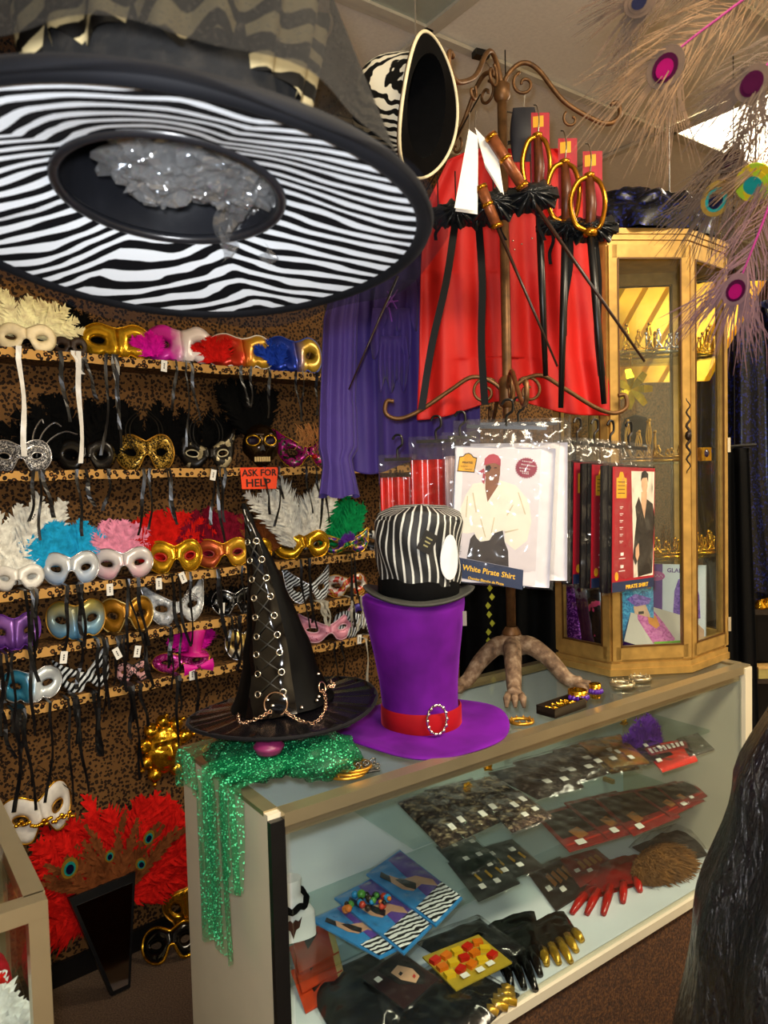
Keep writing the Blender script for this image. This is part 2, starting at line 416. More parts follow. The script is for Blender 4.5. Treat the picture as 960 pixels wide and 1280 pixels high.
# ------------------------------------------------------------------ masks
OUT = {
 'half': [(0, .80), (.18, .88), (.4, .98), (.65, 1.0), (.88, .88), (1.0, .62), (.97, .36), (.8, .12), (.55, 0), (.34, .02), (.2, .18), (.1, .36), (0, .42)],
 'nose': [(0, .85), (.2, .9), (.45, 1.0), (.7, .98), (.93, .84), (1.0, .6), (.95, .34), (.78, .14), (.55, .06), (.36, .12), (.26, .04), (.14, 0), (0, .02)],
 'cat': [(0, .62), (.2, .70), (.45, .86), (.75, 1.06), (1.05, 1.3), (1.0, .8), (.92, .42), (.72, .12), (.48, 0), (.28, .06), (.16, .2), (.08, .3), (0, .34)],
 'face': [(0, 1.0), (.3, .99), (.6, .92), (.85, .78), (.98, .58), (.95, .4), (.8, .27), (.62, .18), (.52, .06), (.36, 0), (.2, -.01), (.1, 0), (0, 0)],
}
EYE = {'half': (.5, .5, .19, .11), 'nose': (.5, .52, .19, .10), 'cat': (.5, .5, .20, .11), 'face': (.42, .52, .21, .12)}
def mask_surface(style, w, h, bend=.38, grow=0.):
    """shell verts for one mask: two ring grids about the eye openings"""
    o = OUT[style]; ex, ez, rx, rz = EYE[style]; mb = MB(); N = 30; K = 5; hw = w / 2
    ring = smoothpath([V((a, b, 0)) for a, b in o], 4) + [V((0, o[-1][1] + (o[0][1] - o[-1][1]) * k / 5, 0)) for k in range(1, 5)]
    # resample by angle about the eye
    an = sorted([(math.atan2(p.y - ez, p.x - ex), p) for p in ring], key=lambda q: q[0])
    ang = [a for a, _ in an]
    for sd in (-1, 1):
        def P(u, v):
            p = an[round(u * len(an)) % len(an)]; a = p[0]
            e = V((ex + rx * math.cos(a) * (1 + .12 * math.cos(a)), ez + rz * math.sin(a) + .03 * math.cos(a), 0)); q = e.lerp(p[1], v)
            x, z = q.x, q.y
            y = bend * x * x * hw * 1.3 - .10 * hw * math.sin(math.pi * min(1, v)) 
            ns = math.exp(-(x / .16) ** 2) * max(0, 1 - abs(z - .25) / .55)
            y -= ns * .20 * hw
            return V((sd * x * hw, y, z * h))
        mb.grid(P, len(an), K, True)
    return mb
def rim_path(style, w, h, bend=.38):
    o = OUT[style]; hw = w / 2
    def pt(x, z):
        y = bend * x * x * hw * 1.3 - math.exp(-(x / .16) ** 2) * max(0, 1 - abs(z - .25) / .55) * .20 * hw
        return V((x * hw, y - .002, z * h))
    half = smoothpath([V((a, b, 0)) for a, b in o], 3); out = [pt(p.x, p.y) for p in half] + [pt(-p.x, p.y) for p in reversed(half[1:-1])]
    ex, ez, rx, rz = EYE[style]; eyes = []
    for sd in (-1, 1):
        e = []
        for k in range(16):
            a = 2 * math.pi * k / 16; q = pt(ex + rx * math.cos(a) * (1 + .12 * math.cos(a)), ez + rz * math.sin(a) + .03 * math.cos(a)); e.append(V((q.x * sd, q.y, q.z)))
        eyes.append(e)
    return out, eyes
def plume(parent, mat, n, length, spread, x0, z0, wid, y=.022, width=.02, curl=.15, lean=0., nb=20, fluff=.3, name='feather_plume'):
    mb = MB()
    for i in range(n):
        a = (i / max(1, n - 1) - .5) * spread + random.uniform(-.06, .06) + lean
        L = length * random.uniform(.78, 1.05) * (1 - .12 * abs(a))
        bx = x0 + (i / max(1, n - 1) - .5) * wid; d = V((math.sin(a), random.uniform(.0, .16), math.cos(a)))
        b = V((bx, y + random.uniform(-.006, .008), z0))
        pts = [b + d * L * t + V((curl * L * t * t * math.copysign(1, a), random.uniform(-.02, .05) * L * t, -.25 * curl * L * t * t)) for t in (0, .25, .5, .75, 1)]
        mb.feather(pts, width * random.uniform(.8, 1.15), nb, (0, -1, 0), 0, fluff, .8, .0008)
    o = mb.build(name, mat, parent); o['kind'] = 'stuff'; return o
ribm = {'k': black_satin, 'w': white_satin, 's': plain('silver_ribbon', 'b9b4a4', .35, .2)}
def ribbon(parent, x, L, w=.010, y0=0., yf=-.075, m='k', sway=.0, zs=.004):
    pts = [V((x, y0, zs)), V((x, (y0 + yf) / 2, zs + .003)), V((x, yf, zs))]; n = 9
    sw = random.uniform(-.03, .03) + sway; ph = random.uniform(0, 6)
    for i in range(1, n + 1):
        t = i / n; pts.append(V((x + sw * t * t + .004 * math.sin(ph + t * 7), yf - .002 + .003 * math.sin(ph * 2 + t * 5), zs - .004 - L * t)))
    ds = [V((math.cos(.5 * math.sin(ph + i * .6)), .5 * math.sin(ph + i * .6), 0)) for i in range(len(pts))]
    return MB().strip(pts, w, ds).build('ribbon', ribm[m], parent)
def price_tag(parent, x, z, y, rot=0., s=1.):
    t = MB().box((0, 0, 0), (.019 * s, .0012, .034 * s)).build('price_tag', paper, parent)
    t.location = (x, y, z); t.rotation_euler = (0, rot, 0)
    ln = MB()
    for k, zz in enumerate((.006, .0, -.006)): ln.box((0, -.0009, zz * s), (.0035 * s, .0006, .004 * s))
    ln.build('print', blackplastic, t); return t
def mask(label, row, x0, x1, hpx, shell, style='half', rim=None, eyeline=None, pl=None, rib=(), tags=(), tilt=8, yaw=0, cat='mask', lift=0, bend=.28, off=.08, roll=0, name='masquerade_mask'):
    a, b = shelfpt(row, x0, off), shelfpt(row, x1, off); w = (b - a).length * 1.14; c = (a + b) / 2 + WU * (w * .03); h = hpx * 1.12 * c.y / FPX
    t = thing(name, label, cat, c + V((0, 0, lift)), WROT + R(yaw), 'masks on the leopard shelves')
    M = Matrix.Translation((0, -.022, 0)) @ Matrix.Rotation(R(-16), 4, 'Z') @ Matrix.Rotation(R(-tilt), 4, 'X') @ Matrix.Rotation(R(roll), 4, 'Y')
    so = mask_surface(style, w, h, bend).build('shell', shell, t, True); so.matrix_local = M; solid(so, .003, 0)
    rp, ep = rim_path(style, w, h, bend)
    if rim: ro = MB().tube(rp, .0022, 5, True).build('edge_trim', rim, t, True); ro.matrix_local = M
    if eyeline:
        for e in ep:
            eo = MB().tube(e, .0026, 5, True).build('eye_trim', eyeline, t, True); eo.matrix_local = M
    if pl:
        pl = dict(pl); plume(t, **pl)
    for r_ in rib: ribbon(t, *r_[:2], **(r_[2] if len(r_) > 2 else {}))
    for g in tags: price_tag(t, *g)
    return t, w, h
def fm(name, c, r=.9): return plain('feather_' + name, c, r, 0, .3, 60, Specular_IOR_Level=.08)
F_ = {k: fm(k, v) for k, v in dict(cream='f0dfae', white='e9e6da', black='050505', magenta='d0129c', red='c41712', blue='1d3fae', sky='1f9fd2', pink='e58fae', maroon='6a0d22', green='0c8a4c', brown='6b3a1c', purple='5a2b96', crimson='9c1020').items()}
def rr(n, w, a, b, m='k', wd=.010): return [(random.uniform(-.5, .5) * w, random.uniform(a, b), dict(m=m, w=wd * random.uniform(.7, 1.2))) for _ in range(n)]
def P_(mat, n, L, spread, wid, z0=.05, **kw): return dict(mat=F_[mat], n=n, length=L, spread=spread, x0=kw.pop('x0', 0), z0=z0, wid=wid, **kw)
TG = lambda x, r=0, z=-.02: (x, z, -.084, r)
goldmask = plain('gold_mask_paint', 'd8a726', .25, .8, .25, 50)
# ---- top shelf
mask('cream half mask under a fluffy cream feather crest', 0, -4, 60, 32, plain('cream_paint', 'ead9b0', .4), pl=P_('cream', 26, .135, 2.5, .09, .045, width=.026), rib=[(-.035, .29, dict(m='w', w=.014)), (.12, .31, dict(m='w', w=.014)), (.105, .06, dict(m='w', w=.012))])
mask('dark brown mask with a black feather tuft between cream and gold masks', 0, 66, 102, 22, plain('dark_brown_paint', '2a1a10', .5), pl=P_('black', 16, .15, 1.9, .06, .02, width=.03), rib=rr(3, .1, .1, .2), off=.06)
mask('plain shiny gold half mask on the top shelf', 0, 103, 178, 40, goldmask, 'nose', goldmask, rib=rr(3, .15, .16, .3), tags=[TG(.115, .1)])
mask('pink and white mask with magenta feathers at one side', 0, 186, 256, 44, twotone('pink_white', 'e22ab4', 'efe3e4', 0, .2, .3, .1, -.012), 'nose', rib=rr(3, .13, .15, .28), pl=P_('magenta', 16, .075, 1.2, .03, .015, x0=-.098, lean=-.45, width=.022, y=-.03))
mask('red and gold swirled mask with red feathers at one side', 0, 264, 332, 40, twotone('red_gold', 'd83a20', 'c99a2a', 0, .3, .28, .45, .01, .03), 'nose', paper, rib=rr(3, .13, .1, .26), pl=P_('red', 18, .085, 1.4, .04, .015, x0=-.102, lean=-.5, width=.023, y=-.03))
mask('royal blue and gold mask with blue feathers at one side', 0, 336, 393, 42, twotone('blue_gold', '2444b8', 'c9a236', 0, .25, .28, .4, .012, .02), 'nose', plain('blue_trim', '2a56c8', .35), rib=rr(3, .12, .1, .26), pl=P_('blue', 16, .09, 1.3, .04, .02, x0=-.096, lean=-.35, width=.023, y=-.03))
mask('dull gold mask tucked beside the purple shirt on the top shelf', 0, 394, 442, 34, plain('dull_gold', '8a6a22', .4, .5), rib=rr(2, .1, .1, .2))
# ---- second shelf, black masks
t, w, h = mask('silver filigree mask with wire swirls beside black masks', 1, -12, 54, 36, glitter('silver_glit', '55575c', 'e8e8ea', 420), 'half', silver, silver, rib=rr(3, .1, .1, .2), pl=P_('black', 10, .13, 1.8, .08, .03, width=.02))
mb = MB()
for k, (a, L) in enumerate(((-.2, .12), (.35, .13), (.75, .12), (1.1, .09))):
    b = V((.02 + .012 * k, -.012, .04)); mb.tube(smoothpath([b, b + V((.02 * a, 0, L * .5)), b + V((.05 * a + .01, -.004, L * .8)), b + V((.09 * a, -.01, L * .72))], 5), .0022, 4)
mb.build('wire_swirls', silver, t)
mask('plain black eye mask with black plume behind white ribbon', 1, 72, 134, 36, plain('black_mask', '100e0d', .25), 'half', pl=P_('black', 20, .2, 1.7, .09, .03, width=.034), rib=rr(3, .12, .1, .2))
def horns(t, w, m):
    mb = MB()
    for sd in (-1, 1):
        for g in (0, .012): mb.tube(smoothpath([V((sd * (.02 + g), -.01, .06)), V((sd * (.045 + g), -.012, .1)), V((sd * (.04 + g), -.012, .145)), V((sd * .008, -.01, .175 + g))], 6), .002, 4)
    mb.build('wire_horns', m, t)
t, w, h = mask('black mask crusted with gold sequins and thin horns', 1, 148, 208, 40, glitter('gold_sequin', '1a140a', 'd0a848', 300, .3, .7, .4), 'half', gold, pl=P_('black', 18, .19, 1.6, .09, .03, width=.032, x0=.02), rib=rr(4, .12, .1, .2)); horns(t, w, plain('dark_wire', '33302c', .3, .8))
t, w, h = mask('black mask with pale feathered brows and tall black horns', 1, 226, 284, 36, patch('brow_paint', [(.0, '16130f'), (.52, '16130f'), (.56, 'b8ab86')], 30, .35, .3), 'cat', None, plain('pale_brow', 'cfc4a0', .4, .3), pl=P_('black', 14, .17, 1.4, .08, .03, width=.03), rib=rr(4, .12, .12, .24), tags=[TG(-.02, .2)]); horns(t, w, blackplastic)
ps = shelfpt(1, 325, .085); t = thing('skull_mask', 'glossy black and gold skull mask above the orange sign', 'mask', ps + V((0, 0, .075)), WROT, 'masks on the leopard shelves')
MS = Matrix.Translation((0, -.004, 0)) @ Matrix.Rotation(R(-22), 4, 'Z')
SKE = [(-.029, .018), (.029, .018)]
def sky(x, z):
    r2 = min(1, (x / .064) ** 2 + (z / .078) ** 2); y = -.055 * math.sqrt(1 - r2 * .98)
    for ex, ez in SKE: y += .022 * math.exp(-((x - ex) / .017) ** 4 - ((z - ez) / .014) ** 4); y -= .006 * math.exp(-((x - ex) / .026) ** 2 - ((z - ez - .022) / .007) ** 2)
    y += .008 * math.exp(-((abs(x) - .05) / .016) ** 2 - ((z + .03) / .02) ** 2); return y
def fskull(u, v):
    a = 2 * math.pi * u; x, z = .062 * v * math.cos(a), .075 * v * math.sin(a)
    if z < -.02: x *= 1 - .45 * min(1, (-z - .02) / .05)
    return V((x, sky(x, z), z))
sko = MB().grid(fskull, 64, 26, True).build('face', plain('skull_black_gold', '2e2010', .16, .7, .5, 25), t, True); sko.matrix_local = MS
for ex, ez in SKE:
    ring = [V((ex + .021 * math.cos(a), 0, ez + .017 * math.sin(a))) for a in [2 * math.pi * k / 20 for k in range(20)]]; ring = [V((p.x, sky(p.x, p.z) - .001, p.z)) for p in ring]
    MB().tube(ring, .003, 6, True).build('eye_rim', goldmask, t, True).matrix_local = MS
    MB().grid(lambda u, v: V((ex + .019 * v * math.cos(6.283 * u), sky(ex + .019 * v * math.cos(6.283 * u), ez + .015 * v * math.sin(6.283 * u)) - .0015, ez + .015 * v * math.sin(6.283 * u))), 18, 5, True).build('eye_socket', plain('socket_plum', '1a0a26', .5), t, True).matrix_local = MS
MB().plate([(-.009, -.018), (0, -.014), (.009, -.018), (.003, .002), (-.003, .002)], .004, -.0535).build('nose_opening', blackplastic, t).matrix_local = MS
for k in range(7):
    x = (k - 3) * .0078; MB().box((x, sky(x, -.045) - .002, -.045), (.006, .006, .016)).build('tooth', plain('bone_gold', 'c9b078', .3, .4), t).matrix_local = MS
plume(t, F_['black'], 22, .20, .75, -.01, .03, .05, .0, .04, lean=-.15, fluff=.12)
for r_ in rr(3, .1, .1, .2): ribbon(t, r_[0], r_[1], zs=-.071, **r_[2])
t, w, h = mask('magenta glitter jester mask with frayed orange yarn hair', 1, 352, 406, 36, patch('jester_glit', [(.0, '2a2a16'), (.42, 'b01078'), (.56, '3a5a1e'), (.63, 'c03090')], 45, .25, .4), 'cat', goldmask, rib=rr(4, .1, .12, .24))
mb = MB()
for k in range(70):
    x = random.uniform(-.055, .06); z = .14 + random.uniform(-.02, .02); L = random.uniform(.03, .085)
    mb.tube([V((x, -.03 + random.uniform(-.01, .01), z)), V((x + random.uniform(-.012, .012), -.045, z - L * .5)), V((x + random.uniform(-.02, .02), -.036, z - L))], .0016, 3)
mb.build('yarn_hair', plain('orange_yarn', 'c98a4a', .9), t)['kind'] = 'stuff'
MB().lathe([(0, .0), (.008, .002), (.01, .008), (.006, .014), (0, .016)], 10, (0, -.06, .03)).build('bead', plain('red_bead', 'c81a14', .2), t, True)
# ---- third shelf, feather crests
mask('white sequined mask with tall shaggy white feathers', 2, -10, 46, 28, plain('white_paint', 'e6e4de', .35, .1), pl=P_('white', 34, .25, .9, .10, .01, width=.035, x0=-.01, lean=-.05), rib=rr(3, .1, .15, .25), tags=[(.04, .20, -.05, .5)])
mask('pale blue mask with a sky blue feather crest', 2, 54, 114, 36, twotone('paleblue_silver', '7ea6d8', 'd2d8de', 2, .3, .3, .25, .02, .02), 'half', silver, pl=P_('sky', 46, .125, 1.5, .10, .05, width=.034, curl=.02, fluff=.15), rib=rr(3, .12, .15, .25), tags=[TG(.085, 0)])
mask('pale pink and silver mask with a pink feather crest', 2, 117, 181, 34, twotone('pink_silver', 'e2a0b6', 'dcd6d8', 2, .3, .3, .2, .02, .03), 'half', silver, pl=P_('pink', 40, .115, 1.7, .08, .05, width=.03, curl=.03, fluff=.15), rib=rr(3, .12, .15, .25), tags=[TG(.08, 0)])
mask('gold mask with red eye surrounds and a bright red feather crest', 2, 186, 243, 36, goldmask, 'half', goldmask, plain('red_rim', 'b81e14', .4), pl=P_('red', 50, .15, 2.0, .09, .04, width=.032, curl=.05, fluff=.15), rib=rr(3, .12, .15, .25), tags=[TG(-.01, -.35, -.01)])
mask('copper and gold mask with a dark maroon feather crest', 2, 246, 302, 32, twotone('copper_gold', 'b8552e', 'd2a02c', 0, .3, .28, .6, .01, .03), 'half', goldmask, plain('red_rim2', '8e1a18', .4), pl=P_('maroon', 46, .15, 1.9, .09, .04, width=.032, curl=.05, fluff=.15), rib=rr(3, .12, .15, .25))
mask('gold mask half hidden behind the black witch hat', 2, 290, 332, 26, goldmask, 'half', goldmask, pl=P_('brown', 16, .13, 1.2, .06, .03, width=.026, lean=.4, x0=.03, y=-.012), rib=rr(2, .1, .1, .2), off=.05)
mask('gold mask with tall curling white ostrich plumes', 2, 348, 402, 30, goldmask, 'half', goldmask, pl=P_('white', 22, .25, .85, .07, .03, width=.045, curl=.25, lean=.0, fluff=.25, nb=30, y=-.004), rib=rr(3, .12, .2, .3))
t, w, h = mask('green purple and gold jester mask with green feathers', 2, 404, 452, 22, patch('mardi', [(0, '0e7a3a'), (.45, 'c8a030'), (.52, '5a1e94'), (.62, '0e7a3a')], 40, .3, .35), 'cat', goldmask, pl=P_('green', 26, .2, 1.1, .08, .02, width=.04, lean=-.15), rib=rr(2, .1, .2, .3))
plume(t, F_['purple'], 14, .035, 4, .0, .045, .02, -.03, .014, name='purple_pompon')
mask('small white and black mask beside the striped hat', 2, 456, 486, 22, patch('bw_patch', [(0, '141414'), (.5, 'dcdcd6')], 30, .4), 'half', rib=rr(2, .08, .1, .2))
# ---- fourth shelf
mask('purple glitter mask at the end of the fourth shelf', 3, -14, 42, 40, twotone('purple_pt', '4a1e78', '8a5ab0', 2, .4, .3, .35, .03, .03), 'nose', plain('purple_trim', '6a2c9a', .3, .3), rib=rr(4, .12, .12, .25))
mask('light blue mask with gold centre crest', 3, 60, 122, 44, twotone('ltblue_gold', '5fa6d8', 'a89a4a', 2, .5, .3, .35, .055, .02), 'nose', gold, rib=rr(4, .13, .12, .25), tags=[(-.06, -.03, -.084, .15)])
mask('amber gold mask with smooth brow', 3, 126, 182, 38, plain('amber_gold', 'a8741c', .3, .6, .35, 30), 'half', plain('pale_gold', 'd8bc70', .3, .5), rib=rr(5, .13, .12, .2), tags=[(.0, -.05, -.086, .2), (-.06, -.045, -.086, -.4)])
t, w, h = mask('silver white mask with raised filigree and pointed corner', 3, 188, 248, 38, patch('white_filigree', [(.0, 'd2dae2'), (.5, 'e8ecf0'), (.6, 'aeb6be')], 90, .35, .3, 4, 'LINEAR', .4), 'cat', silver, rib=rr(3, .12, .1, .2), roll=-4)
mb = MB()
for k in range(5): mb.tube(spiral((.022 + .010 * (k - 2), -.05, .075 + .012 * (2 - abs(k - 2))), .010, .002, 0, 9, (1, 0, 0), (0, 0, 1), 16), .0013, 4)
mb.build('filigree', silver, t)
mask('black and silver mask with long black bows', 3, 268, 310, 28, patch('blk_silver', [(0, '0f0f10'), (.55, '0f0f10'), (.6, '8a8a8a')], 60, .25, .5), 'half', silver, rib=rr(7, .1, .1, .2), tags=[(-.055, .03, -.03, .1)], pl=P_('black', 10, .07, 2.2, .08, .03, width=.018))
mask('zebra striped mask with flame shaped upper edge', 3, 362, 404, 32, zebra('zebra_mask', 30, 3, rot=(0, .6, .4)), 'cat', silver, rib=rr(4, .1, .05, .12, 's'))
mask('red and white painted mask with pale ribbons', 3, 410, 450, 25, patch('red_white', [(0, 'd8d0c4'), (.5, 'b02a1a'), (.6, 'c89a3a')], 40, .3, .2), 'half', gold, rib=rr(5, .1, .06, .14, 's'))
# ---- lowest shelf
mask('blue glitter and white mask with white nose', 4, 2, 67, 38, twotone('blueglit', '2f7ea0', 'd8e2e8', 0, .15, .3, .4, .002, .02), 'nose', silver, rib=rr(8, .2, .1, .32), tags=[(.0, .05, -.02, .1)])
mask('zebra print cat mask with one tall pointed ear', 4, 80, 134, 34, zebra('zebra_cat', 22, 2.5, rot=(0, .7, 0)), 'cat', None, rib=rr(6, .13, .12, .34), roll=-12)
mask('small pink and black animal print mask', 4, 145, 180, 22, patch('pinkleo', [(0, 'd8a0a0'), (.5, '1a1010'), (.62, 'd8a0a0')], 70, .5), 'half', blackplastic, rib=rr(6, .1, .1, .34))
t, w, h = mask('magenta mask with gold edging and tiny magenta top hat', 4, 194, 252, 22, glitter('mag_glit', 'c01486', 'f070c8', 300), 'half', gold, rib=rr(3, .12, .1, .3), tags=[(.01, -.006, -.06, 0)])
hp = [(0, .085), (.028, .085), (.029, .083), (.022, .045), (.021, .018), (.022, .010), (.045, .006), (.046, .002), (0, .002)]
ho = MB().lathe(hp, 20).build('tiny_top_hat', plain('magenta_felt', 'c40f80', .5), t, True); ho.location = (.035, -.03, .045); ho.rotation_euler = (0, .15, 0)
plume(t, F_['magenta'], 16, .085, 1.6, .055, .05, .03, .01, .022)
bw = MB(); 
for sd in (-1, 1): bw.grid(lambda u, v: V((.035 + sd * (.006 + .045 * u), -.055 - .008 * math.sin(v * 3.1), .012 + (v - .5) * .03 * (.4 + u))), 4, 4)
bw.build('satin_bow', plain('magenta_satin', 'd81a9a', .25), t, True)
mask('silver and gold mask half behind the witch hat', 4, 284, 318, 34, twotone('silv_gold', 'a8a8a4', 'd0b060', 2, .2, .3, .5, .025), 'half', silver, rib=rr(4, .1, .08, .2))
mask('pale pink cat eye mask with rows of dots', 4, 378, 432, 28, patch('pinkcat', [(0, 'e79ab2'), (.6, 'e79ab2'), (.64, 'b04a70')], 110, .4, .1), 'cat', plain('pink_trim', 'f2c4d2', .4), plain('pink_trim2', 'f2c4d2', .4), rib=rr(2, .1, .1, .2))
mask('violet eye mask beside the purple velvet hat', 4, 442, 474, 30, plain('violet_paint', '6a4cb0', .35, .2), 'half', silver, rib=rr(2, .08, .08, .16), lift=.025)
mask('zebra print half mask beside the pale pink cat eye mask', 4, 424, 470, 30, zebra('zebra_half', 34, 2, rot=(0, 1.2, 0)), 'half', None, rib=rr(3, .1, .08, .2, 's'), tags=[(-.04, .0, -.05, .1), (.03, .05, -.05, .3)], off=.11)
# extra ribbons of masks standing out of sight behind the front ones (top shelf)
# ---- hung on the wall below the shelves
def wallmask(label, px, py, wpx, hpx, shell, style, off=.02, name='masquerade_mask', **kw):
    p = wallp(px, py, off); k = p.y / FPX
    t = thing(name, label, 'mask', p, WROT)
    rim = kw.pop('rim', None); eyeline = kw.pop('eyeline', None); roll = R(kw.pop('roll', 0)); bend = kw.pop('bend', .38)
    w, h = wpx * k * 1.02, hpx * k; M = Matrix.Translation((0, -.25 * bend * w, -h / 2)) @ Matrix.Rotation(roll, 4, 'Y')
    so = mask_surface(style, w, h, bend).build('shell', shell, t, True); so.matrix_local = M; solid(so, .003)
    rp, ep = rim_path(style, w, h, bend)
    if rim: MB().tube(rp, .003, 5, True).build('edge_trim', rim, t, True).matrix_local = M
    if eyeline:
        for e in ep: MB().tube(e, .0028, 5, True).build('eye_trim', eyeline, t, True).matrix_local = M
    return t, w, h
pj = wallp(203, 934, .015); t = thing('jester_face', 'gold full face jester mask hung under the lowest shelf', 'mask', pj, WROT); w, h = .13, .17
def jface(u, v):
    a = 2 * math.pi * u; r = math.sin(v * math.pi / 2); x, z = .062 * r * math.cos(a), .085 * r * math.sin(a); y = -.055 * math.cos(v * math.pi / 2) ** .8
    y -= .022 * math.exp(-(x / .011) ** 2 - ((z + .008) / .022) ** 2); y -= .008 * math.exp(-(x / .02) ** 2 - ((z + .042) / .009) ** 2)
    for sd in (-1, 1): y += .012 * math.exp(-((x - sd * .026) / .013) ** 2 - ((z - .018) / .009) ** 2); y -= .008 * math.exp(-((x - sd * .026) / .018) ** 2 - ((z - .038) / .008) ** 2)
    return V((x, y, z))
MB().grid(jface, 56, 28, True).build('face', goldfoil, t, True)
mb = MB()
for k in range(9):
    a = -2.6 + k * .65; b = V((math.sin(a) * w * .5, .0, math.cos(a) * h * .5)); o_ = V((math.sin(a), 0, math.cos(a)))
    mb.tube([b * .8, b + o_ * .01 + V((0, -.02, 0)), b + o_ * .02 + V((.008, -.024, -.004))], [.024, .022, .012], 10)
    mb.lathe([(0, -.008), (.006, -.005), (.008, 0), (.006, .005), (0, .008)], 8, b + o_ * .03 + V((.008, -.024, -.006)))
mb.build('curled_points', goldfoil, t, True)
t, w, h = wallmask('white eye mask with heavy gold braid borders hung on string', 53, 1014, 84, 62, plain('white_plaster', 'e2ddd4', .5), 'half', .03, rim=goldfoil, eyeline=gold, roll=-8)
mb = MB()
for k in range(26):
    u = k / 25 - .5; mb.lathe([(0, -.006), (.006, -.003), (.007, 0), (.005, .004), (0, .006)], 7, (u * w * .8, .10 * w * (abs(u) * 2) ** 2 - .045, -.012 + random.uniform(-.012, .012) - u * .02))
mb.build('gold_braid', goldfoil, t, True)
MB().tube([(-w * .5, 0, .0), (0, .02, .13), (w * .5, 0, .02)], .0015, 4).build('string', blackplastic, t)
# red feather headdress with peacock eyes
p = wallp(150, 1150, .06); t = thing('feather_headdress', 'big red feather headdress with peacock eyes against the leopard wall', 'headdress', p, WROT)
for nm, n, L, sp, x0, z0, w_ in (('red_feather_fan', 46, .33, 3.4, -.02, .05, .05), ('red_feather_fan', 40, .26, 4.2, .03, .10, .055)):
    plume(t, F_['red'], n, L, sp, x0, z0, .12, .0, w_, .12, nb=26, name=nm)
plume(t, F_['brown'], 14, .24, 1.8, -.02, .1, .08, -.03, .02, name='brown_plume')
eye_d = plain('peacock_eye_dark', '0c1030', .25, .3); eye_t = plain('peacock_eye_teal', '1a8c84', .3, .3); eye_g = plain('peacock_eye_gold', '8a6a1c', .4, .3)
def peye(parent, P, s, nrm_tilt=0., cm=None, name='peacock_eye'):
    def disc(r, y, zoff=0): return [(r * .8 * math.cos(a) , zoff + r * math.sin(a)) for a in [2 * math.pi * k / 18 for k in range(18)]]
    e = MB().plate(disc(s, 0), .0015, 0).build(name, cm[0] if cm else eye_g, parent); e.location = P; e.rotation_euler = (0, nrm_tilt, 0)
    MB().plate(disc(s * .68, 0, -s * .05), .001, -.0016).build('eye_ring', cm[1] if cm else eye_t, e)
    MB().plate(disc(s * .46, 0, -s * .1), .001, -.0027).build('eye_centre', cm[2] if cm else eye_d, e)
    return e
for px, py, s in ((87, 1085, .030), (186, 1047, .022), (176, 1080, .020), (137, 1070, .018)):
    q = wallp(px, py, .13) - p; q.rotate(Matrix.Rotation(-WROT, 3, 'Z')); peye(t, q, s, random.uniform(-.5, .5))
# coffin shaped mirror leaning on the wall
b1, b2 = Zp(139, 1240, .002), Zp(160, 1226, .03); base = (b1 + b2) / 2; base.z = .002
t = thing('coffin_mirror', 'small tapered mirror with black frame leaning below red feathers', 'mirror', base, WROT)
H = .31; k = base.y / FPX
poly = [(-.028, 0), (.028, 0), (.088, H), (-.112, H - .005)]
Mt = Matrix.Rotation(R(-14), 4, 'X')
MB().plate(poly, .02, .01).build('frame', blackplastic, t).matrix_local = Mt
inn = [(-.022, .012), (.022, .012), (.074, H - .028), (-.094, H - .032)]
MB().plate(inn, .002, -.0101).build('mirror_glass', plain('mirror_glass', 'e6ecee', .05, 1., .01), t).matrix_local = Mt
# gold and black masks on the floor beside the counter
p = Zp(216, 1204, .0); t = thing('masquerade_mask', 'black mask with gold braid edge lying on the carpet', 'mask', p, WROT + R(-20))
so = mask_surface('half', .17, .10).build('shell', plain('black_gloss', '0b0a09', .12), t, True); so.rotation_euler = (R(-40), 0, 0); so.location = (0, 0, .012); solid(so, .003)
rp, ep = rim_path('half', .17, .10); ro = MB().tube(rp, .005, 6, True).build('gold_braid', goldfoil, t, True); ro.rotation_euler = (R(-40), 0, 0); ro.location = (0, 0, .012)
t, w, h = wallmask('crumpled gold foil mask hung behind the counter end', 228, 1132, 44, 50, goldfoil, 'face', .05, bend=.6, rim=gold)
# ---- orange sign
p = wallp(325, 597, SD + .03); t = thing('paper_sign', 'bright orange handwritten ASK FOR HELP card on the shelf edge', 'sign', p, WROT)
k = p.y / FPX
MB().plate([(-.070, -.036), (.062, -.039), (.072, .034), (-.074, .034)], .001, 0).build('card', plain('orange_card', 'ff4a1c', .6, 0, .03), t)
ink = plain('black_ink', '140806', .6)
text('ASK FOR', .031, ink, t, -.002, -.0015, .006, sx=1.08, ext=.0008); text('HELP', .036, ink, t, -.008, -.0015, -.029, sx=1.2, ext=.0008)
# ------------------------------------------------------------------ glass display counter
CL, CD = 1.45, .40
ctr = thing('display_counter', 'long glass display counter with cream end panel and champagne metal rails', 'counter', C0, CROT)
MB().box((.012, CD / 2 - .01, CH / 2), (.024, CD - .024, CH - .002)).build('end_panel', cream, ctr)
MB().box((CL - .012, CD / 2, CH / 2), (.024, CD - .01, CH - .002)).build('end_panel', cream, ctr)
MB().box((.012, -.004, CH / 2 - .003), (.026, .012, CH - .012)).build('corner_strip', blackplastic, ctr)
MB().box((CL - .014, -.006, .68), (.034, .016, .55)).build('corner_post', cream, ctr)
MB().box((CL / 2 + .012, .004, CH - .010), (CL - .024, .03, .022)).box((CL / 2 + .012, .010, CH - .030), (CL - .026, .016, .022)).build('top_rail', champagne, ctr)
MB().box((CL / 2, CD - .012, CH - .012), (CL, .024, .022)).build('top_rail', champagne, ctr)
for x in (.012, CL - .012): MB().box((x, CD / 2, CH - .002), (.026, CD - .03, .008)).build('end_rail', champagne, ctr)
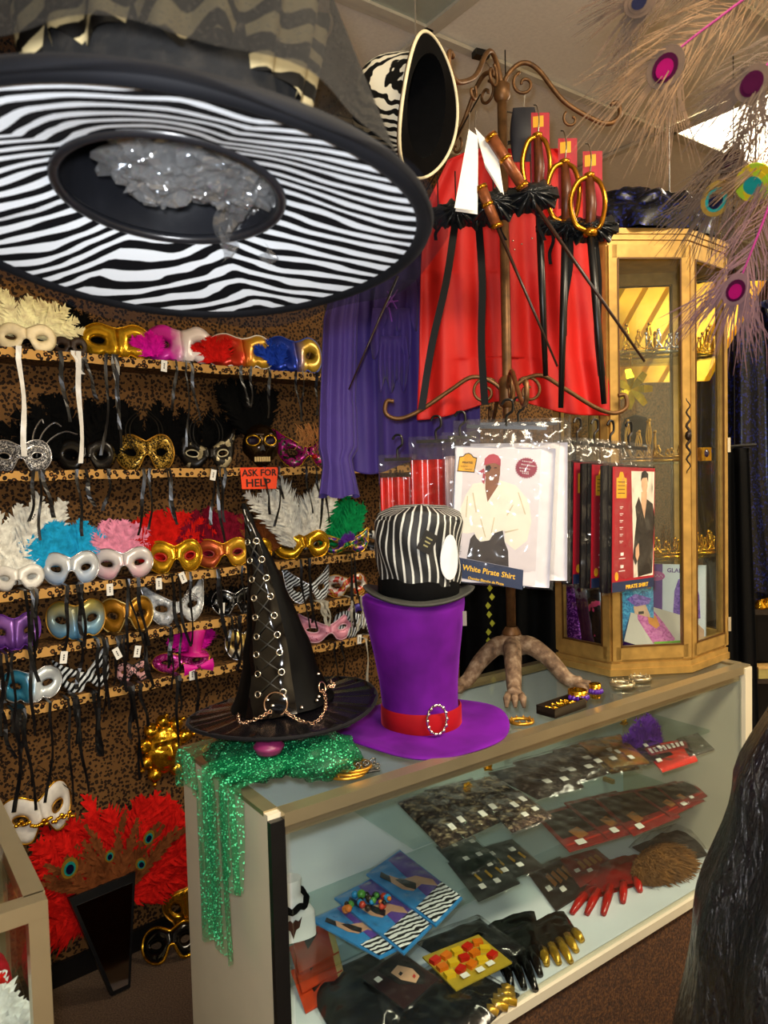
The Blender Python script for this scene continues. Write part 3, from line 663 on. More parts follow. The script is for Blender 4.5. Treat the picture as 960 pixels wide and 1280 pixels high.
MB().box((CL / 2, .0, .394), (CL - .024, .022, .022)).build('bottom_rail', cream, ctr)
MB().box((CL / 2, .012, .19), (CL - .026, .016, .38)).build('kick_panel', kickm, ctr)
MB().box((CL / 2, CD / 2, .398), (CL - .05, CD - .02, .014)).build('deck', whiteboard, ctr)
MB().box((CL / 2, CD - .008, .66), (CL - .05, .012, .54)).build('back_panel', whiteboard, ctr)
MB().box((CL / 2, CD / 2, CH - .004), (CL - .05, CD - .05, .006)).build('glass_top', glass, ctr)
MB().box((CL / 2 + .004, .0, .665), (CL - .07, .005, .52)).build('front_pane', glass, ctr)
SA, SB = .76, .56
for z, x0, y0 in ((SA, .36, .09), (SB, .06, .14)):
    so = MB().box(((x0 + CL - .03) / 2, (y0 + CD - .015) / 2, z - .004), (CL - .03 - x0, CD - .015 - y0, .007)).build('glass_shelf', shelfglass, ctr)
    br = MB()
    for x in (x0 + .05, (x0 + CL) / 2, CL - .12): br.box((x, CD - .03, z - .012), (.012, .04, .012))
    br.build('shelf_bracket', gold, ctr)

# the second counter beyond the gap
c2 = thing('display_counter', 'brass framed glass counter corner with red and white feathers inside', 'counter', CT(-.335, -.02, 0), CROT)
for x, y in ((-.012, .0), (-.012, .40), (-.9, 0), (-.9, .40)): MB().box((x, y, CH / 2), (.024, .024, CH - .004)).build('post', champagne, c2)
for y in (0, .40): MB().box((-.456, y, CH - .012), (.91, .026, .024)).build('top_rail', champagne, c2)
for x in (-.012, -.9): MB().box((x, .2, CH - .012), (.026, .38, .024)).build('end_rail', champagne, c2)
MB().box((-.456, .2, CH - .004), (.88, .38, .006)).build('glass_top', glass, c2)
MB().box((-.006, .2, .67), (.005, .376, .55)).build('end_pane', glass, c2)
MB().box((-.456, -.004, .67), (.87, .005, .55)).build('front_pane', glass, c2)
MB().box((-.456, .2, .39), (.9, .4, .02)).build('deck', whiteboard, c2)
MB().box((-.456, .2, .19), (.88, .38, .38)).build('kick_panel', kickm, c2)
MB().box((-.456, .2, .66), (.86, .36, .006)).build('glass_shelf', shelfglass, c2)
tt = thing('feather_boa', 'red feather boa piled inside the brass framed counter', 'boa', CT(-.46, .17, .664), CROT)
bo = MB()
for k in range(150):
    a = random.uniform(0, 6.28); c = V((random.uniform(-.14, .03), random.uniform(-.08, .12), random.uniform(0.02, .22)))
    d = V((math.cos(a), math.sin(a), random.uniform(-.3, .9))).normalized(); bo.feather([c, c + d * .04, c + d * .075 + V((0, 0, -.01))], .022, 9, V((0, 0, 1)).cross(d), 0, .4)
bo.build('feathers', F_['red'], tt)['kind'] = 'stuff'
MB().tube(smoothpath([(-.08, -.05, .02), (.06, -.06, .05), (.08, .06, .09), (-.06, .07, .13), (-.04, -.05, .17), (.06, 0, .2)], 8), .02, 8).build('core', F_['crimson'], tt, True)
tt = thing('feather_boa', 'white feather bundle lying before the red boa in the brass framed counter', 'boa', CT(-.40, .07, .664), CROT)
bo = MB()
for k in range(60):
    a = random.uniform(-.9, .9); c = V((random.uniform(-.03, .03), random.uniform(-.02, .03), random.uniform(0, .05)))
    d = V((math.sin(a) - .2, random.uniform(-.3, .3), 1.0)).normalized(); bo.feather([c, c + d * .06, c + d * .11 + V((0, 0, -.01))], .02, 10, (0, -1, 0), 0, .4)
bo.build('feathers', F_['white'], tt)['kind'] = 'stuff'
MB().tube([(0, 0, 0), (0, 0, .05)], .02, 8).build('core', F_['cream'], tt, True)
tg = tag(MB().box((0, 0, 0), (.03, .05, .0012)).build('price_card', paper), 'small white price card on the glass top of the brass framed counter', 'price card'); tg.location = CT(-.40, .1, CH + .0008); tg.rotation_euler = (0, 0, CROT)

# ------------------------------------------------------------------ hats on the counter
def lathe_obj(name, prof, n, mat, parent, wob=0., smooth=True, sx=1, sy=1, f=None):
    mb = MB(); P = len(prof)
    def fn(u, v):
        r, z = prof[round(v * (P - 1))]; a = 2 * math.pi * u; p = V((r * math.cos(a) * sx, r * math.sin(a) * sy, z)); return f(p, a, r, z) if f else p
    mb.grid(fn, n, P, True); return mb.build(name, mat, parent, smooth)
def dens(prof, k=4):
    out = []
    for (a, b), (c, d) in zip(prof, prof[1:]): out += [(a + (c - a) * i / k, b + (d - b) * i / k) for i in range(k)]
    return out + [prof[-1]]
# purple velvet top hat
PH = Zp(527, 908, CH); PH.z = CH
pur = velvet('purple_velvet', '5e0f80', .5)
hat = thing('top_hat', 'tall purple velvet top hat with red band and rhinestone buckle', 'hat', M=facing(PH))
def brimf(p, a, r, z): return p + V((0, 0, .006 * math.sin(2 * a + .6) * (r / .18) ** 2 + .003 * math.sin(5 * a)*(r / .18) ** 2))
lathe_obj('brim', dens([(.07, .012), (.10, .009), (.14, .007), (.182, .010), (.187, .007), (.182, .003), (.13, .001), (.07, .004)], 3), 64, pur, hat, f=brimf)
HH = .285
def crownf(p, a, r, z):
    k = z / HH; seam = max(0, 1 - abs(math.sin(a * 2.5 + 1.2)) * 9) * .003
    q = p * 1.0; q.x *= 1 - seam * 8; q.y *= 1 - seam * 8
    q += V((-.012 * k, 0, .006 * math.sin(a * 2 + 1) * k)); return q
lathe_obj('crown', dens([(.0, HH - .012), (.07, HH - .008), (.102, HH - .002), (.109, HH - .008), (.109, HH - .02), (.102, .22), (.092, .16), (.084, .10), (.081, .05), (.083, .008)], 4), 60, pur, hat, f=crownf)
redv = velvet('red_velvet', '8e0a14', .7)
lathe_obj('hat_band', [(.084, .008), (.0865, .012), (.0865, .048), (.084, .052)], 48, redv, hat)
Mb = Matrix.Translation((.031, -.0885, .044)) @ Matrix.Rotation(R(20), 4, 'Z')
bk = MB(); ov = [V((.021 * math.cos(a), 0, .030 * math.sin(a))) for a in [2 * math.pi * k / 28 for k in range(28)]]
bk.tube(ov, .0025, 6, True)
for k in range(0, 28, 2): bk.lathe([(0, -.0042), (.003, -.003), (.0042, 0), (.003, .003), (0, .0042)], 8, ov[k] + V((0, -.003, 0)))
bk.build('rhinestone_buckle', chrome, hat, True).matrix_local = Mb
MB().box((.093, -.065, .245), (.008, .002, .03)).build('hang_tag', silver, hat)
# striped hat on top of it
SH = PH + V((0, 0, HH - .004))
hat2 = thing('striped_hat', 'black and white pinstriped top hat perched on the purple velvet hat', 'hat', M=facing(SH, 0, R(-1.5), R(1.5)))
grey = plain('grey_felt', '3a3b36', .8, 0, .15)
def b2f(p, a, r, z): return p + V((0, 0, .012 * math.cos(2 * a) * (r / .118) ** 3))
lathe_obj('brim', dens([(.075, .006), (.10, .006), (.116, .012), (.119, .010), (.116, .006), (.10, .001), (.075, .0)], 2), 56, grey, hat2, f=b2f)
cr = MB(); n2 = 128; prof = dens([(.083, .030), (.088, .07), (.091, .12), (.0915, .160), (.087, .177), (.060, .188), (.0, .191)], 4); P = len(prof)
def f2(u, v):
    r, z = prof[round(v * (P - 1))]; a = 2 * math.pi * u; w_ = .003 * math.sin(a * 7 + z * 60) * (1 if z < .175 else .3)
    return V(((r + w_) * math.cos(a) + .004 * math.sin(z * 40), (r + w_) * math.sin(a), z + .006 * math.sin(a * 3) * (z > .165)))
cr.grid(f2, n2, P, True)
cr.m = [0 if (i // (P - 1)) % 4 else 1 for i in range(len(cr.f))]
cr.build('crown', [plain('charcoal_stripe', '17181a', .6), plain('white_stripe', 'cfd0ca', .6)], hat2, True)
lathe_obj('hat_band', [(.084, .004), (.0865, .01), (.0875, .036), (.083, .042)], 40, black_cloth, hat2, f=lambda p, a, r, z: p + V((0, 0, .003 * math.sin(5 * a))))
# plain white patch where a printed badge is sewn
ob = MB(); A0 = R(-90 + 42)
def cyl(a, z, r=.0935): return V((r * math.cos(a), r * math.sin(a), z))
pts = []
for k in range(24):
    t_ = 2 * math.pi * k / 24; pts.append(cyl(A0 + .26 * math.cos(t_) * (1 - .12 * math.sin(t_)), .090 + .046 * math.sin(t_), .0950))
ob.add([cyl(A0, .090, .096)] + pts, [(0, 1 + k, 1 + (k + 1) % 24) for k in range(24)]); solid(ob.build('oval_patch', plain('white_felt', 'dcdce0', .7, 0, .03), hat2), .002)
ht = MB().box((0, 0, 0), (.030, .002, .042)).build('hang_tag', blackplastic, hat2); ht.matrix_local = Matrix.Translation((.017, -.0985, .122)) @ Matrix.Rotation(R(12), 4, 'Z') @ Matrix.Rotation(R(28), 4, 'Y')
lt = MB()
for k in range(3): lt.box((0, -.0014, .008 - .008 * k), (.014 - .002 * k, .0006, .003))
lt.build('print', plain('tag_gold_print', '8a8458', .5), ht)

# green tulle heap the witch hat rests on
GT = Zp(330, 975, CH); GT.z = CH
tul = sheer('green_tulle', '045e38', .5, .5, '5fe0a0', 420); tul2 = sheer('green_tulle_thin', '067848', .34, .5, '5fe0a0', 420)
gt = thing('tulle_scarf', 'sparkly green tulle bow draped over the counter corner under the witch hat', 'scarf', CT(.11, .16, CH), CROT)
def blob(cx, cy, cz, rx, ry, rz, seed, amp=.22, mat=tul, name='tulle_puff'):
    def fn(u, v):
        th = 2 * math.pi * u; ph = math.pi * (v - .5); d = V((math.cos(ph) * math.cos(th), math.cos(ph) * math.sin(th), math.sin(ph)))
        k = 1 + amp * noise.noise(d * 3.1 + V((seed, 0, 0))) + amp * .6 * math.sin(th * 9 + seed + 3 * ph) * .5
        return V((cx + d.x * rx * k, cy + d.y * ry * k, max(.002, cz + d.z * rz * k)))
    return MB().grid(fn, 44, 20, True).build(name, mat, gt, True)
blob(.045, -.06, .032, .075, .075, .034, 1.); blob(.045, -.06, .028, .062, .06, .03, 5.)
blob(-.05, .02, .03, .075, .10, .032, 2.); blob(-.05, .02, .026, .06, .085, .028, 8.); blob(.0, .0, .03, .05, .06, .032, 3.3)
# tails hanging down outside the end panel
def tail(y0, y1, L, x, seed, mat, flare=.02, zt=.05):
    def fn(u, v):
        y = y0 + (y1 - y0) * u + flare * (u - .5) * v; fold = .010 * math.sin(u * 13 + seed + v * 2) * min(1, v * 3 + .2)
        zz = zt - L * v; 
        if v < .14: return V((-.02 + (x + .02) * (v / .14), y, zt - .012 * (v / .14) ** 2))
        return V((x + fold - .008, y, zt - .012 - L * (v - .14) + .012 * math.sin(u * 9 + seed) * v))
    return MB().grid(fn, 26, 22).build('tulle_tail', mat, gt, True)
tail(-.12, -.05, .21, -.135, 1.0, tul2, .01); tail(-.08, .02, .36, -.138, 2.6, tul2, .02); tail(-.05, .0, .33, -.15, 4.6, tul2, .01); tail(.06, .12, .07, -.14, 3.3, tul2, .03)
pk_ = Matrix.Rotation(-CROT, 3, 'Z') @ (W(336, 934, 1.30) - CT(.11, .16, CH)); MB().lathe(dens([(.0, .016), (.02, .012), (.028, .003), (.022, -.009), (.0, -.014)], 3), 18, pk_).build('pink_knot', plain('pink_satin', '7a2456', .4), gt, True)

# witch hat
WC = W(354, 879, 1.46)
wm = plain('patent_vinyl', '070607', .07, 0, .2, 12, .35)
wh = thing('witch_hat', 'black patent witch hat with laced eyelets chains and satin brim', 'hat', M=facing(WC, 0, R(-1.5), R(-5)))
def wbrim(p, a, r, z):
    k = (r / .185) ** 2; return p + V((0, 0, k * (.008 * math.sin(a * 2 + .4) + .0025 * math.sin(a * 23) + .002 * math.sin(a * 37 + 1))))
lathe_obj('brim', dens([(.06, .006), (.10, .001), (.15, -.004), (.184, -.006), (.187, -.009), (.183, -.012), (.14, -.010), (.06, -.004)], 3), 120, plain('black_satin_brim', '09080b', .26, 0, .3, 20), wh, f=wbrim)
MB().tube([V((.186 * math.cos(a), .186 * math.sin(a), -.008 + .008 * math.sin(a * 2 + .4))) for a in [2 * math.pi * k / 60 for k in range(60)]], .0035, 6, True).build('brim_edging', velvet('black_velvet', '121114', .6), wh, True)
WH = .40
def wr(k): return .088 * (1 - k) ** 1.12 + .012 * math.exp(-(k / .05)) + .003
def cone(a, k, out=0.):
    r = wr(k) + out; cx = -.030 * k + .012 * math.sin(k * 3.1) ; dent = .004 * noise.noise(V((math.cos(a) * 2, math.sin(a) * 2, k * 9)))
    return V((cx + (r + dent) * math.cos(a), (r + dent) * math.sin(a), .004 + WH * k))
MB().grid(lambda u, v: cone(2 * math.pi * u, v), 48, 40, True).build('cone', plain('black_velour', '020202', .6, 0, .3, 20, .15, Specular_IOR_Level=.08), wh, True)
# laced patent panel down the front
AF = R(-90 - 14)
MB().grid(lambda u, v: cone(AF + (u - .5) * (1.0 + .5 * v), v * .97, .002 + .0015 * math.sin(u * 6 + v * 25)), 12, 40).build('patent_panel', wm, wh, True)
lace = MB(); zk = [.10, .19, .28, .36, .45, .54, .63, .72, .81]
def ring_at(mb, c, nrm, r, tr, n=12):
    nrm = V(nrm).normalized(); a = nrm.orthogonal().normalized(); b = nrm.cross(a)
    mb.tube([c + (a * math.cos(t_) + b * math.sin(t_)) * r for t_ in [2 * math.pi * k / n for k in range(n)]], tr, 5, True)
LP, RP = [], []
for k in zk:
    hw = .42 * (1 + .9 * k)
    for sd, lst in ((-1, LP), (1, RP)):
        a = AF + sd * hw * .62; c = cone(a, k, .0035); lst.append(c); e = MB(); ring_at(e, c, V((math.cos(a), math.sin(a), .15)), .0058, .0018); e.build('eyelet', chrome, wh, True)
for i in range(len(zk) - 1):
    for p, q in ((LP[i], RP[i + 1]), (RP[i], LP[i + 1])): m_ = (p + q) / 2 + V((0, -.004, 0)); lace.tube([p, m_, q], .0016, 5)
lace.build('lacing', plain('lace_cord', '1c1a14', .5), wh, True)
cst = plain('rose_steel', 'd9b8a0', .15, 1, .05)
rg = MB(); ring_at(rg, cone(AF + .12, .055, .006), V((math.cos(AF), math.sin(AF), .2)), .022, .0018, 24); rg.build('ring', cst, wh, True)
rg = MB(); ring_at(rg, cone(AF + 1.25, .07, .008), V((math.cos(AF + 1.2), math.sin(AF + 1.2), .2)), .011, .0018, 18); rg.build('ring', cst, wh, True)
ch = MB()
def chain(pts):
    pp = smoothpath(pts, 10); d = 0; last = pp[0]; i = 0
    for p, q in zip(pp, pp[1:]):
        d += (q - p).length
        if d > .0042:
            d = 0; i += 1; t_ = (q - p).normalized(); ring_at(ch, q, t_.cross(V((0, 0, 1)) if i % 2 else V((.5, 1, .3))), .0034, .0011, 8)
chain([cone(AF - .75, .02, .004), cone(AF - .45, -.005, .018), cone(AF - .15, .015, .02), cone(AF + .02, .03, .008)])
chain([cone(AF + .25, .03, .006), cone(AF + .4, -.002, .016), cone(AF + .6, -.03, .03), cone(AF + .85, -.005, .026), cone(AF + 1.1, .035, .016), cone(AF + 1.22, .06, .008)])
chain([cone(AF + 1.35, .065, .010), cone(AF + 1.5, .06, .02), cone(AF + 1.65, .075, .012)])
ch.build('chain', cst, wh, True)
st = MB()
for a, k in ((.95, .03), (1.05, .04), (1.35, .13), (.6, .02), (-.05, .075), (.05, .05)):
    st.lathe([(0, .004), (.003, .003), (.004, 0)], 8, cone(AF + a, k, .004))
st.build('studs', chrome, wh, True)
# ------------------------------------------------------------------ iron display rack with claw feet
RP0 = W(640, 830, 1.87); RX, RY = RP0.x, RP0.y
rack = thing('display_rack', 'rusty bronze scrolled display rack with claw feet standing on the counter', 'rack', (RX, RY, CH))
RTOP = W(628, 112, 1.87).z - CH; RLOW = W(632, 490, 1.87).z - CH
MB().tube([(0, 0, .12), (0, 0, RTOP)], .012, 10).lathe([(.012, .12), (.024, .125), (.024, .135), (.015, .15)], 12).lathe([(.012, RLOW - .04), (.021, RLOW - .03), (.021, RLOW + .03), (.012, RLOW + .04)], 12).lathe([(.012, RTOP - .03), (.02, RTOP - .02), (.02, RTOP + .01), (.0, RTOP + .025)], 12).build('pole', bronze, rack, True)
def arm(an, pts, z0, r=.006, n=6):
    d = V((math.cos(an), math.sin(an), 0)); up = V((0, 0, 1))
    return smoothpath([d * a + up * (z0 + b) for a, b in pts], n), d
UA = [(.0, -.02), (.012, .03), (.05, .062), (.09, .045), (.15, -.03), (.22, -.075), (.262, -.088), (.288, -.07), (.284, -.04), (.266, -.042)]
LA = [(.0, -.02), (.03, .022), (.085, .04), (.14, .01), (.22, -.04), (.272, -.058), (.305, -.044), (.302, -.014), (.284, -.014)]
for an in (R(0), R(125), R(238)):
    p, d = arm(an, UA, RTOP); m = MB().tube(p, .006, 7)
    m.tube(spiral(d * .055 + V((0, 0, RTOP + .012)), .03, .006, 1.9, 9.5, d, (0, 0, 1), 26), .004, 6)
    m.tube(spiral(d * .17 + V((0, 0, RTOP - .075)), .022, .005, 2.2, 7.5, d, (0, 0, 1), 18), .0035, 6)
    m.build('upper_arm', bronze, rack, True)
for an in (R(4), R(176), R(268), R(90)):
    p, d = arm(an, LA, RLOW); m = MB().tube(p, .0055, 7)
    m.tube(spiral(d * .055 + V((0, 0, RLOW + .002)), .036, .008, 2.3, -5.2, d, (0, 0, 1), 26), .004, 6)
    m.build('lower_arm', bronze, rack, True)
rust = patch('weathered_brown', [(.3, '4e3a2a'), (.5, '7a6048'), (.68, 'a08a70')], 60, .75, .1, 6, 'LINEAR', .6)
for an in (R(-32), R(210), R(262)):
    d = V((math.cos(an), math.sin(an), 0)); m = MB()
    pp = smoothpath([V((0, 0, .10)) + d * .01, d * .05 + V((0, 0, .105)), d * .10 + V((0, 0, .075)), d * .14 + V((0, 0, .035)), d * .175 + V((0, 0, .022))], 5); N = len(pp)
    m.tube(pp, [.026 - .012 * i / N for i in range(N - 3)] + [.017, .02, .016], 10)
    for k in (-1, 0, 1):
        s_ = d.cross(V((0, 0, 1))) * k * .014; m.tube([d * .165 + s_ + V((0, 0, .024)), d * .19 + s_ * 1.3 + V((0, 0, .022)), d * .205 + s_ * 1.4 + V((0, 0, .006))], [.009, .009, .004], 7)
    m.build('claw_leg', rust, rack, True)
MB().lathe(dens([(0, .08), (.034, .085), (.04, .10), (.03, .125), (.016, .135)], 3), 16).build('hub', rust, rack, True)

# wire from ceiling clip to the rack
cl = W(601, 66, 2.0); cz = Zp(601, 66, CZ - .01)
t = thing('ceiling_clip', 'small black clip on the ceiling holding a thin wire above the rack', 'clip', cz)
MB().box((0, 0, -.006), (.05, .03, .02), .4).build('clamp', blackplastic, t)
MB().tube([V((0, 0, -.01)), V((RX, RY, CH + RTOP + .02)) - cz], .0018, 4).build('wire', bronze, t)

# ------------------------------------------------------------------ costume packages
def package(label, M, w, h, printer, fabric, th=.022, fw=None, group=None, hook=True, name='costume_package', cardmat=None, drop=.055, cardw=None):
    """origin at the top centre of the bag, front towards -y"""
    t = thing(name, label, 'package', M=M, group=group)
    H = h + drop
    def sheet(y, s):
        def fn(u, v):
            e = min(u, 1 - u, v, 1 - v); puff = min(1, e * 9)
            return V(((u - .5) * (w + .016), y * puff + s * .0022 * noise.noise(V((u * 9 + s, v * 13, M.translation.x * 7))) * puff, -v * (H + .006)))
        return fn
    b = MB().grid(sheet(-th / 2 - .004, -1), 16, 22); b.grid(sheet(th / 2 + .002, 1), 16, 22); b.build('poly_bag', bagm, t, True)
    fw = fw or w
    fb = MB(); 
    fb.grid(lambda u, v: V(((u - .5) * fw, -th / 2 + .0085 + .0045 * math.sin(u * 19 + 1) + .003 * math.sin(u * 8), -drop - v * h)), 26, 4)
    fb.grid(lambda u, v: V(((u - .5) * fw, th / 2 - .002 + .002 * math.sin(u * 23), -drop - v * h)), 20, 3)
    fb.grid(lambda u, v: V(((u - .5) * fw, -th / 2 + .004 + (th - .006) * v, -drop)), 6, 2); fb.grid(lambda u, v: V(((u - .5) * fw, -th / 2 + .004 + (th - .006) * v, -drop - h)), 6, 2)
    for sd in (-1, 1): fb.grid(lambda u, v: V((sd * fw / 2, -th / 2 + .004 + (th - .006) * u, -drop - v * h)), 3, 8)
    fb.build('folded_costume', fabric, t, True)
    if printer: printer(t, w, h, drop, th)
    if hook:
        MB().box((0, 0, -.012), (w * .8, .004, .008)).tube(smoothpath([(0, 0, -.01), (0, 0, .012), (.012, 0, .024), (.010, 0, .044), (-.004, 0, .046), (-.012, 0, .036)], 5), .003, 6).build('hanger', blackplastic, t)
    return t
# --- white pirate shirt front card
skin = plain('printed_skin', '8a5430', .5, 0, .1); ywel = plain('badge_yellow', 'e0a51c', .5, 0, .05); navy = plain('card_navy', '1b2a4c', .5, 0, .15, 30)
card_g = plain('card_pale', 'e2d9dc', .4, 0, .03); shirtm = plain('printed_shirt', 'f6efdd', .5, 0, .03); pants = plain('printed_trousers', '2e221c', .5); wine = plain('card_wine', '8e1f38', .5); yink = plain('yellow_ink', 'f0bb24', .5, 0, .03); wink = plain('white_ink', 'f0ecea', .5, 0, .02); dink = plain('dark_ink', '1a1512', .6); bandana = plain('printed_bandana', 'b03a48', .5)
def white_card(t, w, h, drop, th):
    cw, chh = w * .84, h * .98; x0 = -w * .5 + .004; y = -th / 2 - .0005
    def c(px, py): return (x0 + (px - 577) / 104 * cw, -drop - .003 - (py - 560) / 168 * chh)
    def A(X, Y): return c(565 + X / 7.11, 550 + Y / 7.11)
    def B(X, Y): return c(565 + X / 7.11, 640 + Y / 7.11)
    Lr = [0]
    def pl(name, mat, poly, dy): MB().plate(poly, .0003, y - dy).build(name, mat, t)
    MB().plate([(x0, -drop - .003), (x0 + cw, -drop - .003), (x0 + cw, -drop - .003 - chh), (x0, -drop - .003 - chh)], .0012, y).build('card', card_g, t)
    y -= .0013
    pl('printed_shirt', shirtm, [A(350, 370), A(245, 390), A(190, 480), A(130, 640), B(95, 60), B(150, 190), B(210, 195), B(275, 180), B(290, 230), B(330, 262), B(410, 245), B(440, 190), B(545, 150), B(545, 250), B(640, 320), B(740, 230), B(770, 60), A(740, 520), A(620, 390), A(475, 350), A(380, 545)], 0)
    fold = plain('printed_fold', 'd6c8a8', .5)
    for poly in ([A(240, 470), A(252, 470), A(290, 640), A(278, 645)], [A(600, 560), A(610, 560), A(560, 660), A(550, 655)], [A(195, 500), A(205, 500), A(200, 690), A(188, 690)], [A(640, 450), A(650, 450), A(720, 640), A(708, 640)], [B(320, 60), B(330, 60), B(380, 220), B(368, 220)], [B(440, 40), B(450, 40), B(430, 180), B(420, 180)], [B(540, 160), B(660, 130), B(660, 138), B(545, 175)]): pl('printed_fold', fold, poly, .0002)
    pl('printed_neck', skin, [A(352, 340), A(475, 330), A(465, 400), A(380, 545), A(355, 430)], .0003)
    pl('printed_face', skin, [A(348, 210), A(478, 195), A(480, 300), A(462, 370), A(410, 400), A(365, 370), A(348, 300)], .0006)
    pl('printed_bandana', bandana, [A(335, 225), A(340, 165), A(375, 130), A(415, 120), A(455, 135), A(480, 170), A(482, 225), A(430, 200), A(380, 208)], .0009)
    pl('printed_bandana', bandana, [A(335, 250), A(345, 285), A(290, 300), A(285, 285)], .0009); pl('printed_bandana', bandana, [A(330, 290), A(352, 300), A(345, 390), A(325, 370)], .0009)
    pl('printed_eye_patch', dink, [A(350, 235), A(385, 218), A(402, 245), A(380, 278), A(355, 270)], .0012)
    pl('printed_smile', wink, [A(380, 330), A(430, 325), A(418, 352), A(392, 354)], .0012); pl('printed_eye', dink, [A(425, 240), A(450, 238), A(450, 246), A(425, 248)], .0012)
    pl('printed_hand', skin, [B(100, 90), B(130, 50), B(160, 70), B(155, 150), B(120, 160)], .0004)
    pl('printed_trousers', pants, [B(240, 240), B(275, 195), B(300, 235), B(330, 262), B(410, 245), B(450, 180), B(525, 150), B(545, 250), B(580, 330), B(590, 470), B(215, 420)], .0006)
    pl('title_band', navy, [B(75, 405), B(720, 490), B(720, 665), B(70, 585)], .0009)
    ang = math.atan2(85, 645)
    Mt = Matrix.Translation((B(385, 545)[0], 0, B(385, 545)[1])) @ Matrix.Rotation(ang * .9, 4, 'Y')
    text('White Pirate Shirt', .0165, yink, t, .007, y - .0014, .0, M=Mt, sx=.93); Mt2 = Matrix.Translation((B(370, 600)[0], 0, B(370, 600)[1])) @ Matrix.Rotation(ang * .9, 4, 'Y')
    text('Chemise Blanche de Pirate', .0080, yink, t, .006, y - .0014, -.004, M=Mt2, sx=.9)
    pl('badge_border', dink, [A(98, 285), A(112, 152), A(145, 148), A(165, 125), A(195, 118), A(222, 130), A(240, 152), A(272, 158), A(254, 292)], .0003)
    pl('badge', ywel, [A(106, 278), A(118, 160), A(148, 155), A(170, 132), A(195, 126), A(218, 136), A(236, 160), A(264, 166), A(248, 284)], .0006)
    text('PIRATES', .0062, dink, t, A(188, 0)[0], y - .001, A(0, 212)[1]); sq = MB()
    for X0, Y0, n in ((130, 235, 7), (170, 262, 7)): sq.tube([V((A(X0 + k * 10, 0)[0], y - .0012, A(0, Y0 + (8 if k % 2 else -4))[1])) for k in range(n)], .0004, 4)
    sq.build('badge_script', dink, t)
    bp = [A(705 + (100 if k % 2 else 86) * math.cos(2 * math.pi * k / 56), 235 + (95 if k % 2 else 82) * math.sin(2 * math.pi * k / 56)) for k in range(56)]
    pl('starburst', wine, bp, .0004)
    sq = MB()
    for k, (Y, a, b) in enumerate(((175, 665, 760), (205, 660, 780), (235, 645, 740), (262, 650, 730), (280, 670, 725))):
        for X in range(a, b, 16): q = A(X + 6, Y + (X - a) * .12); sq.box((q[0], y - .0011, q[1]), (.0016, .0004, .0022 if X % 3 else .0030))
    sq.build('starburst_print', wink, t)
    sq = MB()
    for k, Y in enumerate((315, 330, 345, 362, 378, 390)): q = B(130, Y); sq.box((q[0], y - .0003, q[1]), (.016 - .002 * (k % 3), .0003, .0007))
    sq.build('small_print', dink, t)
white_sat = plain('white_costume', 'ece9ee', .5, 0, .04)
WPM = facing(W(633, 527, 1.60), R(-4), R(0), R(3.5))
package('clear bag with white pirate shirt card showing a man in red bandana', WPM, .212, .295, white_card, white_sat, .034)
package('clear bag with a white shirt hung just behind the pirate shirt card', facing(W(648, 523, 1.66), R(3), 0, R(1)), .212, .305, None, white_sat, .03, hook=True)
